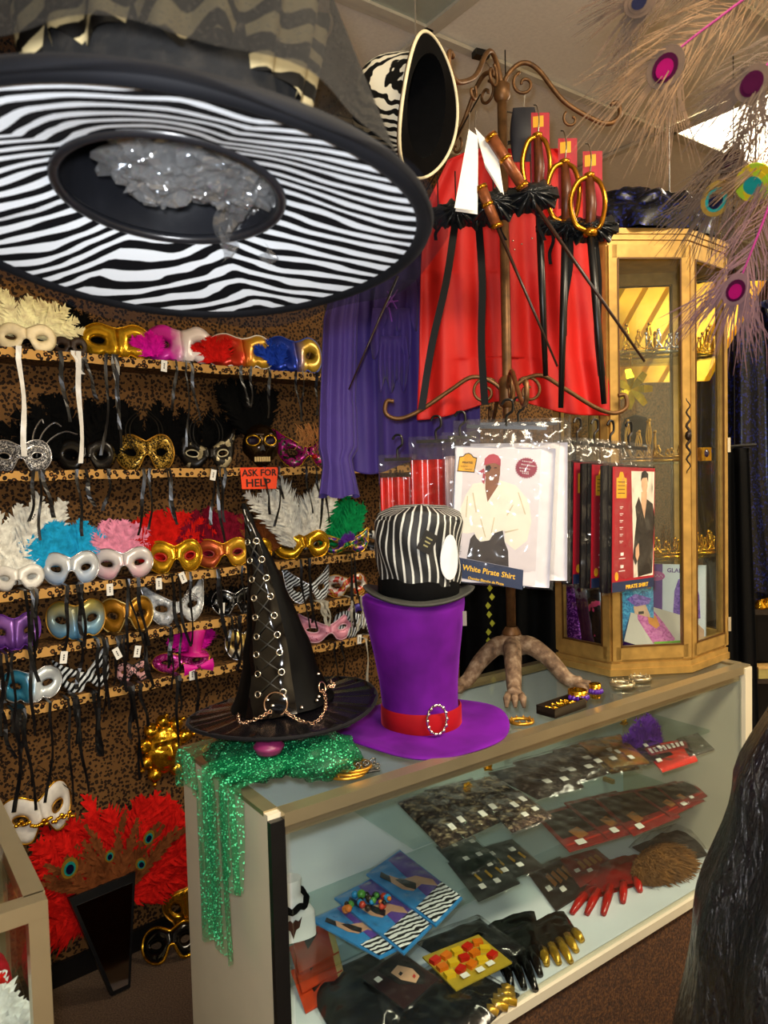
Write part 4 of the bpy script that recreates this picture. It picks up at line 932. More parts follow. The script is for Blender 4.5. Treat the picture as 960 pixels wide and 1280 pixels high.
# --- red wine coloured cards on the right
def wine_card(full):
    def pr(t, w, h, drop, th):
        y = -th / 2 - .0005; cw = w * .92
        def c(u, v): return (-cw / 2 + u * cw, -drop - .003 - v * h * .985)
        def pl(name, mat, poly, dy): MB().plate([c(*p) for p in poly], .0003, y - dy).build(name, mat, t)
        MB().plate([c(0, 0), c(1, 0), c(1, 1), c(0, 1)], .0012, y).build('card', plain('card_crimson', '9c1526', .4, 0, .05), t)
        pl('title_band', navy, [(0, .92), (1, .92), (1, 1), (0, 1)], .0013)
        Mt = Matrix.Translation((c(.58, 0)[0], 0, c(0, .985)[1])); text('PIRATE SHIRT', .0125, yink, t, 0, y - .0018, 0, M=Mt, sx=1.25)
        pl('badge', ywel, [(.08, .25), (.08, .09), (.13, .085), (.16, .04), (.22, .04), (.26, .085), (.31, .09), (.31, .25)], .0013)
        sq = MB()
        for v in (.12, .15, .18, .21): q = c(.19, v); sq.box((q[0], y - .0018, q[1]), (cw * .16, .0003, .0016))
        sq.build('badge_print', dink, t)
        sq = MB()
        for k in range(6): q = c(.2, .32 + k * .055); sq.box((q[0], y - .0015, q[1]), (cw * .08, .0003, .0014)); q = c(.19, .333 + k * .055); sq.box((q[0], y - .0015, q[1]), (cw * .05, .0003, .0010))
        for v in (.70, .80): q = c(.22, v); sq.box((q[0], y - .0015, q[1]), (cw * .07, .0003, .007)); q = c(.22, v + .035); sq.box((q[0], y - .0015, q[1]), (cw * .14, .0003, .0018))
        sq.build('small_print', wink, t)
        MB().plate([(c(.1, 0)[0] + .007 * math.cos(a), c(0, .875)[1] + .010 * math.sin(a)) for a in [2 * math.pi * k / 14 for k in range(14)]], .0003, y - .0013).build('logo', ywel, t)
        if full:
            pl('photo_ground', plain('photo_white', 'e8dccb', .5, 0, .05), [(.42, .03), (.98, .03), (.97, .9), (.5, .9)], .0013)
            pl('printed_coat', plain('printed_black_coat', '1c140f', .5, 0, .3, 50), [(.60, .24), (.66, .30), (.74, .42), (.80, .26), (.95, .30), (1, .42), (.97, .62), (.95, .88), (.60, .9), (.56, .6), (.5, .62), (.55, .42), (.52, .32)], .0016)
            pl('printed_chest', plain('printed_pale_skin', 'd8ac88', .5), [(.66, .2), (.80, .2), (.79, .28), (.74, .42), (.66, .3)], .0018)
            pl('printed_face', plain('printed_pale_skin', 'd8ac88', .5), [(.66, .09), (.72, .06), (.80, .09), (.81, .15), (.77, .22), (.71, .22), (.66, .15)], .0021)
            pl('printed_hair', dink, [(.64, .11), (.66, .04), (.74, .02), (.82, .05), (.82, .12), (.79, .08), (.68, .085)], .0024)
            pl('printed_hair', dink, [(.5, .62), (.62, .58), (.62, .72), (.54, .80), (.47, .74)], .0021); pl('printed_face', plain('printed_pale_skin', 'd8ac88', .5), [(.53, .66), (.6, .62), (.62, .72), (.57, .77), (.53, .73)], .0024)
    return pr
blk = plain('black_costume', '0c0b0d', .35, 0, .3, 20)
n_ = V((.74, -.67, 0)); wb_ = W(786, 553, 1.72)
for k, (lb, off) in enumerate((('clear bag with red card showing a man in black pirate shirt', 0.), ('red carded black costume bag hung just behind the black pirate shirt card', .045), ('red carded black costume bag second behind the black pirate shirt card', .085), ('red carded black costume bag furthest behind the black pirate shirt card', .13))):
    M = Matrix.Translation(wb_ - n_ * off + V((0, 0, .006 * k))) @ Matrix.Rotation(R(40 - 3 * k), 4, 'Z') @ Matrix.Rotation(R(2), 4, 'Y')
    package(lb, M, .19, .285, wine_card(k == 0), blk, .028, group='pirate costume bags on the rack')
# --- red bags on the left
redc = plain('red_shiny_costume', 'cf1c14', .22, 0, .25, 20); 
package('clear bag of shiny folded red cloth hung beside the white shirt bag', facing(W(545, 545, 1.76), R(-14), 0, 0), .12, .26, None, redc, .03)
package('smaller clear bag of red cloth hung at the end of the rack arm', facing(W(497, 568, 1.80), R(-20), 0, 0), .085, .24, None, redc, .028)
package('pale card costume bag between red bag and white shirt bag', facing(W(575, 540, 1.72), R(-10), 0, 0), .07, .27, None, plain('pale_pink_card', 'd8bcb8', .4), .016)

# ------------------------------------------------------------------ swords, straps and canes hung on the upper arms
def P3(px, py, d): return W(px, py, d)
def sword(label, px, py, d, gh, gw, bx, by, card=True, yaw=0):
    o = P3(px, py, d); M = facing(o, R(yaw)); t = thing('toy_sword', label, 'sword', M=M); k = d / FPX
    h = gh * k; w = gw * k
    MB().tube([(0, 0, 0), (.003, 0, -h * .5), (0, 0, -h)], [.009, .012, .010], 8).build('grip', plain('brown_grip', '5a2c14', .4, .1, .3, 60), t, True)
    g = MB().tube(smoothpath([(0, 0, .004), (-w * .35, -.01, -.012), (-w * .55, -.014, -h * .45), (-w * .4, -.01, -h * .85), (0, 0, -h)], 6), .006, 7)
    g.tube(smoothpath([(.004, 0, .002), (w * .3, -.01, -.02), (w * .42, -.014, -h * .5), (w * .3, -.008, -h * .9), (0, 0, -h)], 6), .0055, 7)
    g.lathe([(0, -.012), (.016, -.008), (.018, 0), (.012, .008), (0, .01)], 12, (0, 0, -h)); g.lathe([(0, -.008), (.011, -.004), (.012, .004), (0, .01)], 10, (0, 0, .004))
    g.build('gold_guard', plain('antique_gold', 'b87a1e', .22, .9, .25, 50), t, True)
    e = M.inverted() @ P3(bx, by, d + .03)
    MB().tube([V((0, 0, -h)), V((0, 0, -h)).lerp(e, .5), e], [.0085, .0085, .006], 8).build('scabbard', blackplastic, t, True)
    if card:
        MB().plate([(-.016, -h * .7), (.026, -h * .7), (.028, .06), (-.014, .065)], .001, .016).build('hang_card', plain('crimson_card', 'a8182a', .45), t)
        MB().plate([(-.010, .03), (.014, .03), (.014, .055), (-.010, .055)], .0005, .0148).build('card_badge', ywel, t)
    MB().tube(smoothpath([(0, 0, .006), (.004, 0, .04), (0, 0, .07), (-.008, 0, .075)], 4), .0015, 4).build('hook', chrome, t)
    return t
sword('toy sword with gold knuckle guard hung nearest the rack pole', 672, 172, 1.76, 72, 34, 682, 470)
sword('toy sword with gold knuckle guard and red card hung mid arm', 706, 205, 1.72, 72, 40, 701, 510)
sword('toy sword with gold knuckle guard hung toward the arm end', 737, 222, 1.68, 66, 42, 755, 505)
ruf = plain('ruffle_black_satin', '181b1e', .24, .2, .1, 60)
def rosette(mb, c, r, seed, th=.6):
    def fn(u, v):
        a = 2 * math.pi * u; rr_ = r * (.15 + .85 * v); z = .45 * r * math.sin(a * 9 + seed) * v + .25 * r * math.sin(a * 17 + seed * 2) * v
        return V(c) + V((rr_ * math.cos(a), -.35 * r + .5 * r * v * v + z * .35, rr_ * math.sin(a) * th + z * .3))
    mb.grid(fn, 72, 6, True)
def strap(label, px, py, d, ex, ey, wpx=9, rpx=22, ro=True):
    o = P3(px, py, d); M = facing(o); t = thing('ruffled_strap', label, 'strap', M=M, group='ruffled straps on the rack'); k = d / FPX
    e = M.inverted() @ P3(ex, ey, d + .03)
    pts = [V((0, 0, .0)), e * .33 + V((.004, 0, 0)), e * .66 + V((-.003, 0, 0)), e]
    m = MB()
    for g in (-.002, .002): m.strip([p + V((0, g, 0)) for p in smoothpath(pts, 4)], wpx * k, V((1, .15, 0)))
    solid(m.build('strap', plain('strap_black', '040404', .4, 0, .3, 30, Specular_IOR_Level=.12), t), .002)
    m = MB(); rosette(m, (0, -.008, .008), rpx * k * 1.25, px); rosette(m, (.004, -.018, .008), rpx * k * .85, px + 2); rosette(m, (-.004, -.026, .010), rpx * k * .5, px + 4); m.build('rosette', ruf, t, True)
    MB().tube([(0, 0, 0), (0, .004, .05), (0, .02, .11)], .0015, 4).build('cord', blackplastic, t)
STL = {570: 'long slanting black strap with ruffled rosette reaching the red cape hem', 598: 'straight black strap with ruffled rosette between slanting strap and rack pole', 617: 'big ruffled black rosette under the white folded leaflet', 664: 'big ruffled black rosette under the copper wrapped cane grip',
       712: 'black strap with small rosette below the mid arm sword guard', 742: 'black strap with silvery rosette beside the gold cabinet cornice', 548: 'short strap with ruffled rosette beside the zebra top hat', 690: 'short strap with smallest ruffled rosette between the sword guards'}
for px, py, d, ex, ey, r in ((570, 272, 1.70, 527, 512, 22), (598, 275, 1.74, 606, 506, 20), (617, 262, 1.68, 632, 300, 27), (664, 252, 1.66, 681, 300, 27), (712, 290, 1.72, 704, 420, 18), (742, 292, 1.70, 752, 470, 24), (548, 276, 1.74, 545, 300, 18), (690, 288, 1.74, 688, 330, 16)):
    strap(STL[px], px, py, d, ex, ey, 9 if ey > 340 else 4, r)
def cane(label, x0, y0, x1, y1, d0, d1, r=.0045, grip=None):
    a, b = P3(x0, y0, d0), P3(x1, y1, d1); t = thing('thin_cane', label, 'cane', a)
    m = MB().tube([V((0, 0, 0)), (b - a)], [r, r * .6], 7).build('shaft', plain('dark_wood', '2e1c14', .35, 0, .2), t, True)
    if grip:
        g = P3(*grip, d0 - .01) - a; gg = MB().tube([V((0, 0, 0)), g], [.011, .013], 10).build('grip', plain('copper_wrap', '8a4e2c', .35, .4, .3, 80), t, True)
        for f_ in (.05, .55, .95): q = g * f_; MB().tube([q - g.normalized() * .004, q + g.normalized() * .004], .0145, 10).build('grip_collar', plain('antique_gold', 'b87a1e', .22, .9), t, True)
    return t
cane('slanting dark cane with copper wrapped grip across the red cape', 655, 236, 806, 452, 1.64, 1.60, .0048, (612, 168))
cane('slanting thin brown cane between the ruffled straps on the red cape', 622, 285, 697, 458, 1.66, 1.66, .004, (600, 232))
cane('thin dark cane across the purple shirt', 497, 345, 436, 487, 1.95, 1.95, .0035)
# white folded paper leaflets clipped to the rack
for i, (pts, lb) in enumerate((([(586, 162), (568, 260), (596, 264), (597, 170)], 'white folded leaflet hanging from the rack top'), ([(594, 160), (606, 205), (630, 244), (622, 190)], 'pale narrow leaflet hanging beside the white folded leaflet'))):
    q = [P3(x, y, 1.63 + .01 * i) for x, y in pts]; o = q[0]
    t = thing('paper_leaflet', lb, 'leaflet', o)
    m = MB().add([p - o for p in q], [(0, 1, 2, 3)]); solid(m.build('sheet', paper, t), .001)
    m = MB().add([p - o + V((.004, .02, 0)) for p in q], [(0, 1, 2, 3)]); solid(m.build('sheet', paper, t), .001)
    MB().tube([(0, 0, 0), (.006, .03, .05)], .0015, 4).build('string', chrome, t)
bk_ = P3(655, 150, 1.86); t = thing('dark_accessory_bag', 'dark navy accessory pouch hung beside the rack pole', 'pouch', bk_)
def pouch(u, v):
    w_ = .035 * (.75 + .25 * math.sin(v * 3)); a = 2 * math.pi * u; return V((w_ * math.cos(a), .014 * math.sin(a) * math.sin(math.pi * min(.98, v + .02)), .03 - .13 * v))
MB().grid(pouch, 20, 12, True).build('pouch', plain('dark_navy_cloth', '10111c', .6), t, True); MB().tube([(0, 0, .03), (.003, 0, .06)], .002, 5).build('hook', chrome, t)

# ------------------------------------------------------------------ garments behind the rack
def drape(name, mat, parent, fn, nu=60, nv=40, th=.003):
    o = MB().grid(fn, nu, nv).build(name, mat, parent, True); solid(o, th); return o
def lerp(a, b, t): return a + (b - a) * t
def prof(keys, v):
    for (v0, *a), (v1, *b) in zip(keys, keys[1:]):
        if v <= v1: k = (v - v0) / (v1 - v0); k = k * k * (3 - 2 * k); return [lerp(x, y, k) for x, y in zip(a, b)]
    return list(keys[-1][1:])
D = 1.95; O = W(640, 190, D)
cape = thing('red_cape', 'bright red cape hung full length behind the rack', 'cape', O)
redcloth = plain('red_cloth', 'c00c04', .65, 0, .08, 12, .1)
keys = [(0, 592, 696, 186), (.08, 560, 715, 200), (.22, 530, 745, 262), (.45, 526, 748, 340), (.8, 524, 756, 450), (1, 521, 768, 520)]
def fcape(u, v):
    x0, x1, y = prof(keys, v); px = lerp(x0, x1, u); yy = y + (10 * math.sin(u * 3.14 * 3 + .5) + (26 * (abs(u - .5) * 2) ** 2 - 22)) * max(0, v - .75) * 4 * .6
    d = D + (.016 * math.sin(u * 21 + 2 * v) + .008 * math.sin(u * 47 + 1 - v * 3)) * min(1, .35 + v) - .02 * max(0, u - .7) / .3 + .006 * noise.noise(V((u * 6, v * 5, 1)))
    return W(px, yy, d) - O
drape('cloth', redcloth, cape, fcape, 90, 50)
st = MB()
for x, y in ((641, 301), (665, 298), (643, 312), (630, 345), (652, 305), (700, 300)): st.lathe([(0, -.003), (.003, 0), (0, .003)], 8, W(x, y, D - .025) - O)
st.build('studs', chrome, cape, True)
MB().tube([W(600, 192, D + .01) - O, W(643, 176, D + .01) - O, W(690, 192, D + .01) - O], .005, 6).tube(smoothpath([W(643, 176, D + .01) - O, W(643, 160, D + .01) - O, W(650, 150, D) - O, W(645, 142, D - .03) - O], 4), .002, 5).tube([W(645, 142, D - .03) - O, V((RX, RY, CH + RTOP - .05)) - O], .002, 5).build('hanger', blackplastic, cape)
DP = 2.25; O2 = W(480, 300, DP)
sh = thing('purple_shirt', 'violet pirate shirt with ruffled front and gathered cuff hanging by the masks', 'shirt', O2)
vio = plain('violet_cloth', '45308a', .65, 0, .1, 12, .1, Sheen_Weight=.2)
k2 = [(0, 440, 560, 300), (.12, 425, 600, 335), (.5, 428, 600, 450), (.85, 432, 600, 555), (1, 434, 598, 585)]
def fsh(u, v):
    x0, x1, y = prof(k2, v); return W(lerp(x0, x1, u), y + 8 * math.sin(u * 9) * v, DP + (.012 * math.sin(u * 25 + v + 2 * math.sin(u * 5)) + .007 * math.sin(u * 51 + 2)) * (.3 + v) - .02 * math.cos((u - .5) * 3)) - O2
drape('body', vio, sh, fsh, 70, 40)
k3 = [(0, 424, 452, 325), (.2, 404, 446, 400), (.55, 400, 444, 500), (.8, 399, 446, 560), (.86, 403, 438, 574), (.9, 404, 440, 584), (1, 399, 448, 620)]
def fsl(u, v):
    x0, x1, y = prof(k3, v); a = 2 * math.pi * u; c_, r_ = (x0 + x1) / 2, (x1 - x0) / 2
    return W(c_ + r_ * math.cos(a) + 2.2 * math.sin(a * 8 + 1) * (1 if v > .6 else .5), y + 3 * math.sin(a * 3) * v, DP - .06 + .028 * math.sin(a) + .005 * math.sin(a * 9)) - O2
MB().grid(fsl, 48, 40, True).build('sleeve', vio, sh, True)
for i, (xa, xb, ya, yb) in enumerate(((470, 520, 350, 405), (466, 512, 385, 440), (476, 508, 420, 482))):
    def fr(u, v):
        return W(lerp(xa, xb, u) + 5 * math.sin(v * 3) * (u - .5), lerp(ya, yb, v) + 9 * math.sin(u * 14 + i) * v, DP - .05 - .008 * i + .014 * math.sin(u * 19 + i * 2) * v) - O2
    drape('ruffle', vio, sh, fr, 40, 10, .002)
lc = MB()
for a, b in (((484, 364), (496, 386)), ((497, 362), (483, 384)), ((486, 384), (490, 402)), ((484, 378), (498, 376))): lc.tube([W(*a, DP - .085) - O2, W(*b, DP - .085) - O2], .002, 5)
lc.build('lacing', plain('violet_cord', '8a4cd0', .4), sh)
price_tag(sh, *(lambda q: (q.x, q.z, q.y))(W(437, 614, DP - .07) - O2), 0, .8)
MB().tube([W(430, 322, DP) - O2, W(515, 292, DP) - O2, W(598, 325, DP) - O2], .005, 6).tube([W(515, 292, DP) - O2, W(515, 270, DP) - O2, V((RX - .05, RY + .02, CH + RTOP + .0)) - O2], .002, 5).build('hanger', blackplastic, sh)
# ------------------------------------------------------------------ big zebra hat hanging in the foreground
HC = V((-.180, .693, 1.729)); az = V((.0293, .107, .9938)); ax = (_RT - az * _RT.dot(az)).normalized()
zh = thing('zebra_hat', 'huge wide brimmed hat with zebra lined underside hanging from the ceiling', 'hat', M=frame(HC, ax, az))
RB, RO, BH = .219, .098, .028
zm, nt, bs = newmat('zebra_plush')
at_ = nd(nt, 'ShaderNodeAttribute', attribute_name='zphase'); nz = nd(nt, 'ShaderNodeTexNoise'); nz.inputs['Scale'].default_value = 1.0; nz.inputs['Detail'].default_value = 1.5
nt.links.new(objco(nt, (12, 30, 10)), nz.inputs[0])
ma = nd(nt, 'ShaderNodeMath', operation='MULTIPLY_ADD'); nt.links.new(nz.outputs[0], ma.inputs[0]); ma.inputs[1].default_value = 7.0; nt.links.new(at_.outputs['Fac'], ma.inputs[2])
sn = nd(nt, 'ShaderNodeMath', operation='SINE'); nt.links.new(ma.outputs[0], sn.inputs[0])
nt.links.new(ramp(nt, sn.outputs[0], [(.0, '07080c'), (.03, '07080c'), (.14, 'e4ebf2')]), bs.inputs['Base Color']); setin(bs, Roughness=.85, Specular_IOR_Level=.15)
nf = nd(nt, 'ShaderNodeTexNoise'); nf.inputs['Scale'].default_value = 900; nt.links.new(objco(nt), nf.inputs[0]); bump(nt, bs, nf.outputs[0], .3, .001)
SE = [R(135), R(80), R(-60), R(-125)]
def bz(x, y): return .010 * math.sin(2.2 * math.atan2(y, x) + .5) * (math.hypot(x, y) / RB) ** 3
OC = V((-.004, -.014, BH))
def brim_pt(u, v):
    a = 2 * math.pi * u; i = OC + V((math.cos(a) * RO, math.sin(a) * RO * 1.0, 0)); o = V((math.cos(a) * RB, math.sin(a) * RB, 0)); p = i.lerp(o, v); p.z = BH * (1 - v) ** 1.3 + bz(p.x, p.y) * .5; return p
bo = MB().grid(brim_pt, 160, 24, True).build('brim_underside', zm, zh, True)
at = bo.data.attributes.new('zphase', 'FLOAT', 'POINT'); vals = []
for v in bo.data.vertices:
    x, y = v.co.x, v.co.y; b = 0
    for s in SE:
        if x * math.cos(s) + y * math.sin(s) > 0:
            ds = abs(-x * math.sin(s) + y * math.cos(s)); b += .022 * max(0, 1 - ds / .055) ** 1.3 * (1 if math.sin(s) > 0 else -1)
    yy = y + b + .012 * math.sin(x * 14 + 1); vals.append(2 * math.pi / .020 * math.log(max(.004, .0195 + .020 * yy)))
at.data.foreach_set('value', vals)
topm = plain('dark_grey_felt', '141313', .9, 0, .2, 120)
MB().grid(lambda u, v: brim_pt(u, v) + V((0, 0, .006)), 96, 6, True).build('brim_top', topm, zh, True)
edge = [brim_pt(k / 96, 1) + V((0, 0, .003)) for k in range(96)]
MB().tube([p * 1.02 for p in edge], .0085, 8, True).build('brim_edging', velvet('slate_velvet', '0b0c10', .2), zh, True)
lin_ = plain('lining_satin', '17181c', .3, 0, .3, 14, .5)
def lining(u, v):
    a = 2 * math.pi * u; r = RO * (1 - .16 * v) if v < .8 else RO * .866 * (1 - (v - .8) / .2)
    w_ = .005 * math.sin(a * 5 + v * 6) * math.sin(math.pi * min(1, v)) + .003 * noise.noise(V((math.cos(a) * 3, math.sin(a) * 3, v * 6)))
    return OC + V(((r + w_) * math.cos(a), (r + w_) * math.sin(a), .002 + .15 * min(1, v / .8)))
MB().grid(lining, 64, 24, True).build('lining', lin_, zh, True)
MB().tube([OC + V((RO * math.cos(a), RO * math.sin(a), 0)) for a in [2 * math.pi * k / 60 for k in range(60)]], .005, 7, True).build('sweatband', lin_, zh, True)
crownm = patch('crown_fuzz', [(.35, '050404'), (.5, '0d0b09'), (.65, '1e1a15')], 60, .9, .0, 6, 'LINEAR', .6)
lathe_obj('crown', dens([(.104, .008), (.110, .05), (.112, .12), (.118, .19), (.10, .215), (0, .22)], 4), 48, crownm, zh, f=lambda p, a, r, z: p + OC + V((.006 * math.sin(a * 6), 0, 0)))
# zebra ruffle round the crown
rz_ = MB()
rz_.grid(lambda u, v: OC + V(((.116 + .018 * v + .008 * math.sin(u * 2 * math.pi * 17)) * math.cos(2 * math.pi * u), (.116 + .018 * v + .008 * math.sin(u * 2 * math.pi * 17)) * math.sin(2 * math.pi * u), .07 + .10 * v + .008 * math.sin(u * 2 * math.pi * 11))), 140, 8, True)
rz_.build('zebra_ruffle', zebra('zebra_lame', 16, 4, 'b0a078', '0c0a08', rot=(.3, .4, 0), rough=.5), zh, True)
veil = sheer('black_net', '060504', .75, .95, '1c1813', 700)
MB().grid(lambda u, v: OC * (1 - v) + V((lerp(.20, .135, v) * math.cos(2 * math.pi * u) * (1 + .03 * math.sin(u * 60)), lerp(.20, .135, v) * math.sin(2 * math.pi * u) * (1 + .03 * math.sin(u * 60)), .012 + .2 * v)), 90, 10, True).build('net_veil', veil, zh, True)
MB().grid(lambda u, v: V(((RB + .004 + .022 * v) * math.cos(2 * math.pi * u), (RB + .004 + .022 * v) * math.sin(2 * math.pi * u), brim_pt(u, 1).z - .008 * v + .005 * math.sin(u * 50) * v)), 140, 4, True).build('net_edge', sheer('grey_net', '1a1b20', .5, .8), zh, True)
MB().tube([V((0, 0, .215)), frame(HC, ax, az).inverted() @ V((HC.x, HC.y + .05, CZ))], .001, 4).build('hanging_string', chrome, zh)
# crumpled plastic in it
pw = thing('plastic_wad', 'crumpled clear plastic bag stuffed inside the hanging zebra hat', 'plastic bag', M=frame(HC + az * (BH + .02) + ax * .012, ax, az))
for sx, sy, cx, cy, s in ((.062, .05, -.008, -.02, 1.), (.045, .045, .03, .005, 4.), (.04, .03, -.03, .0, 7.)):
    def fw(u, v):
        th = 2 * math.pi * u; ph = math.pi * (v - .5); d = V((math.cos(ph) * math.cos(th), math.cos(ph) * math.sin(th), math.sin(ph)))
        k = 1 + .45 * noise.noise(d * 3.5 + V((s, 0, 0))) + .35 * abs(noise.noise(d * 8 + V((0, s, 0)))); return V((cx + d.x * sx * k, cy + d.y * sy * k, .012 + d.z * .028 * k))
    MB().grid(fw, 40, 22, True).build('plastic_fold', cellophane, pw)
MB().grid(lambda u, v: V((.03 + (u - .5) * .03 * (1 + v) + .006 * math.sin(v * 9), .03 + .075 * v, .0 - .028 * v + .01 * math.sin(u * 7 + v * 5))), 8, 12).build('plastic_tail', cellophane, pw)

# ------------------------------------------------------------------ zebra top hat hanging open side out
TC = W(534, 133, 1.52); nup = (V((-.84, .50, -.10))).normalized(); vx = V((.22, 0, 1))
th_ = thing('zebra_top_hat', 'zebra print hat hung on its side showing its black opening by the rack', 'hat', M=frame(TC, vx, nup))
A_, B_ = .135, .105
def ell(r, z, dz=0.): return lambda u, v: None
blackfelt = plain('black_brim_felt', '060505', .9, 0, .15, Specular_IOR_Level=.05)
MB().grid(lambda u, v: V((lerp(A_ * .72, A_, v) * math.cos(2 * math.pi * u), lerp(B_ * .68, B_, v) * math.sin(2 * math.pi * u), .012 * v * math.cos(4 * math.pi * u))), 64, 6, True).build('brim_lining', blackfelt, th_, True)
MB().grid(lambda u, v: V((A_ * .72 * (1 - .12 * v) * math.cos(2 * math.pi * u) * (1 if v < .9 else 0), B_ * .68 * (1 - .1 * v) * math.sin(2 * math.pi * u) * (1 if v < .9 else 0), .10 * min(1, v / .89))), 48, 12, True).build('lining', black_cloth, th_, True)
MB().tube([V((A_ * math.cos(a), B_ * math.sin(a), .012 * math.cos(2 * a))) for a in [2 * math.pi * k / 64 for k in range(64)]], .0035, 6, True).build('edging', plain('ivory_piping', 'd8cba8', .6), th_, True)
MB().grid(lambda u, v: V((lerp(A_ * .76, A_, v) * math.cos(2 * math.pi * u), lerp(B_ * .72, B_, v) * math.sin(2 * math.pi * u), .006 + .012 * v * math.cos(4 * math.pi * u))), 64, 4, True).build('brim', plain('copper_ribbon', '7a4a24', .4, .2), th_, True)
cpf = dens([(1.0, .006), (1.02, .05), (1.04, .10), (.98, .125), (.6, .135), (0, .137)], 4)
MB().grid(lambda u, v: V((A_ * .78 * cpf[round(v * (len(cpf) - 1))][0] * math.cos(2 * math.pi * u), B_ * .76 * cpf[round(v * (len(cpf) - 1))][0] * math.sin(2 * math.pi * u), cpf[round(v * (len(cpf) - 1))][1])), 56, len(cpf), True).build('crown', zebra('zebra_gold', 34, 3.5, 'e8e2cc', '0a0908', rot=(R(80), .2, .3), rough=.6), th_, True)
Mi = frame(TC, vx, nup).inverted(); tp = Mi @ W(520, 48, 1.52)
MB().tube([V((A_, 0, .01)), tp, Mi @ V((W(518, 20, 1.52).x, TC.y, CZ))], .0014, 4).build('hanging_string', chrome, th_)

# ------------------------------------------------------------------ peacock feathers at the right
tanb = plain('tan_barb', '6e5030', .7, 0, .35, 50); brb = plain('brown_barb', '4a3420', .7, 0, .35, 50); pkb = plain('rose_barb', '5c3a3c', .7, 0, .3, 50); magq = plain('magenta_quill', '8a0e62', .7); mag1 = plain('magenta_eye', '7a0646', .8, Specular_IOR_Level=.05); mag2 = plain('deep_magenta_eye', '330522', .8, Specular_IOR_Level=.05); yel = patch('yellow_green_eye', [(.3, 'c8a81a'), (.5, '9ab428'), (.65, '1ca07a')], 60, .4, .2)
BU = W(1075, -75, .92)
def peacock(label, path, d, eye_r, barb, quill, cm, n=70, blen=.09, dens_=1.):
    P = [W(x, y, d if not isinstance(d, (list, tuple)) else lerp(d[0], d[1], i / (len(path) - 1))) for i, (x, y) in enumerate(path)]; o = P[0]
    t = thing('peacock_feather', label, 'feather', o)
    pp = smoothpath([p - o for p in P], 10); N = len(pp)
    MB().tube(pp, [.0022 - .0012 * i / N for i in range(N)], 5).build('quill', quill, t, True)
    view = (CAM - P[-1]).normalized(); mb = MB()
    for i in range(n):
        f_ = .15 + .85 * (i / n); k = min(N - 2, int(f_ * (N - 1))); p = pp[k].lerp(pp[k + 1], f_ * (N - 1) - k); dd = (pp[k + 1] - pp[k]).normalized(); side = dd.cross(view).normalized()
        for sd in (-1, 1):
            L = blen * random.uniform(.6, 1.15) * (.7 + .5 * f_); sp = random.uniform(.35, .75); jit = V((random.uniform(-1, 1), random.uniform(-1, 1), random.uniform(-1, 1))) * .12
            d1 = (dd * (1 - sp * .5) + side * sd * sp + jit).normalized(); d2 = (dd + side * sd * sp * .35 + jit + V((0, 0, -.25))).normalized()
            mb.strip([p, p + d1 * L * .45, p + d1 * L * .6 + d2 * L * .3, p + d1 * L * .65 + d2 * L * .6], [.0016, .0014, .001, .0003], side)
            if i % 2 == 0: mb.strip([p + d1 * L * .3, p + d1 * L * .45 + d2 * L * .35], [.001, .0004], dd)
    for i in range(int(46 * dens_)):
        a = random.uniform(-1.1, 1.1); dd = (pp[-1] - pp[-4]).normalized(); side = dd.cross(view).normalized(); d1 = (dd * math.cos(a) + side * math.sin(a)).normalized(); L = blen * random.uniform(.6, 1.2)
        mb.strip([pp[-1] - dd * eye_r, pp[-1] + d1 * L * .5, pp[-1] + (d1 + V((0, 0, -.15))) * L], [.0022, .0016, .0004], d1.cross(view).normalized())
    b = mb.build('barbs', barb, t); b['kind'] = 'stuff'
    e = thing('eye', '', '', o) if False else None
    dd = (pp[-1] - pp[-4]).normalized(); M = frame(pp[-1] + view * .003, -dd.cross(view), -dd)
    # local: -y towards viewer, z along the feather
    yv = M.to_3x3() @ V((0, -1, 0))
    if yv.dot(view) < 0: M = frame(pp[-1] + view * .003, dd.cross(view), -dd)
    e = peye(t, (0, 0, 0), eye_r, 0, cm); e.matrix_local = M
    return t
peacock('peacock feather dyed magenta with brown barbs under the ceiling', [(1075, -75), (960, -20), (895, 25), (848, 62), (832, 84)], (.92, .95), .026, tanb, magq, (brb, mag2, mag1), 60, .10)
peacock('rose dyed peacock feather hanging low beside the gold cabinet', [(1075, -75), (1010, 120), (962, 255), (935, 325), (920, 362)], (.92, .98), .021, pkb, magq, (pkb, mag2, mag1), 60, .085)
peacock('natural peacock feather with teal eye before the gold cabinet', [(1075, -75), (1000, 80), (945, 170), (910, 220), (896, 248)], (.95, 1.02), .024, brb, brb, None, 50, .085)
peacock('yellow green tipped peacock feather beneath the ceiling light', [(1075, -75), (1030, 90), (985, 180), (955, 215), (944, 228)], (.9, .96), .03, tanb, brb, (yel, yel, eye_t), 40, .06)
peacock('brown peacock feather tip highest under the ceiling', [(1075, -75), (960, -60), (880, -40), (822, -12), (800, 2)], (.9, .92), .02, brb, brb, (brb, brb, eye_d), 46, .07)
peacock('dark magenta peacock feather crossing the lit ceiling panel', [(1075, -75), (1020, 20), (975, 65), (950, 90), (940, 104)], (.9, .92), .022, brb, magq, (brb, mag2, mag2), 44, .07)
peacock('thin brown peacock feather with wine eye below the lit panel', [(1075, -75), (1000, 60), (940, 150), (922, 180), (915, 200)], (.98, 1.04), .018, brb, brb, (brb, mag2, mag2), 44, .07)
t = thing('feather_bundle_tie', 'cord tying the peacock feathers up to the ceiling', 'cord', BU)
MB().tube([(0, 0, -.02), (0, 0, CZ - BU.z)], .004, 6).lathe([(0, -.02), (.012, -.015), (.014, .01), (0, .02)], 10).build('cord', blackplastic, t)

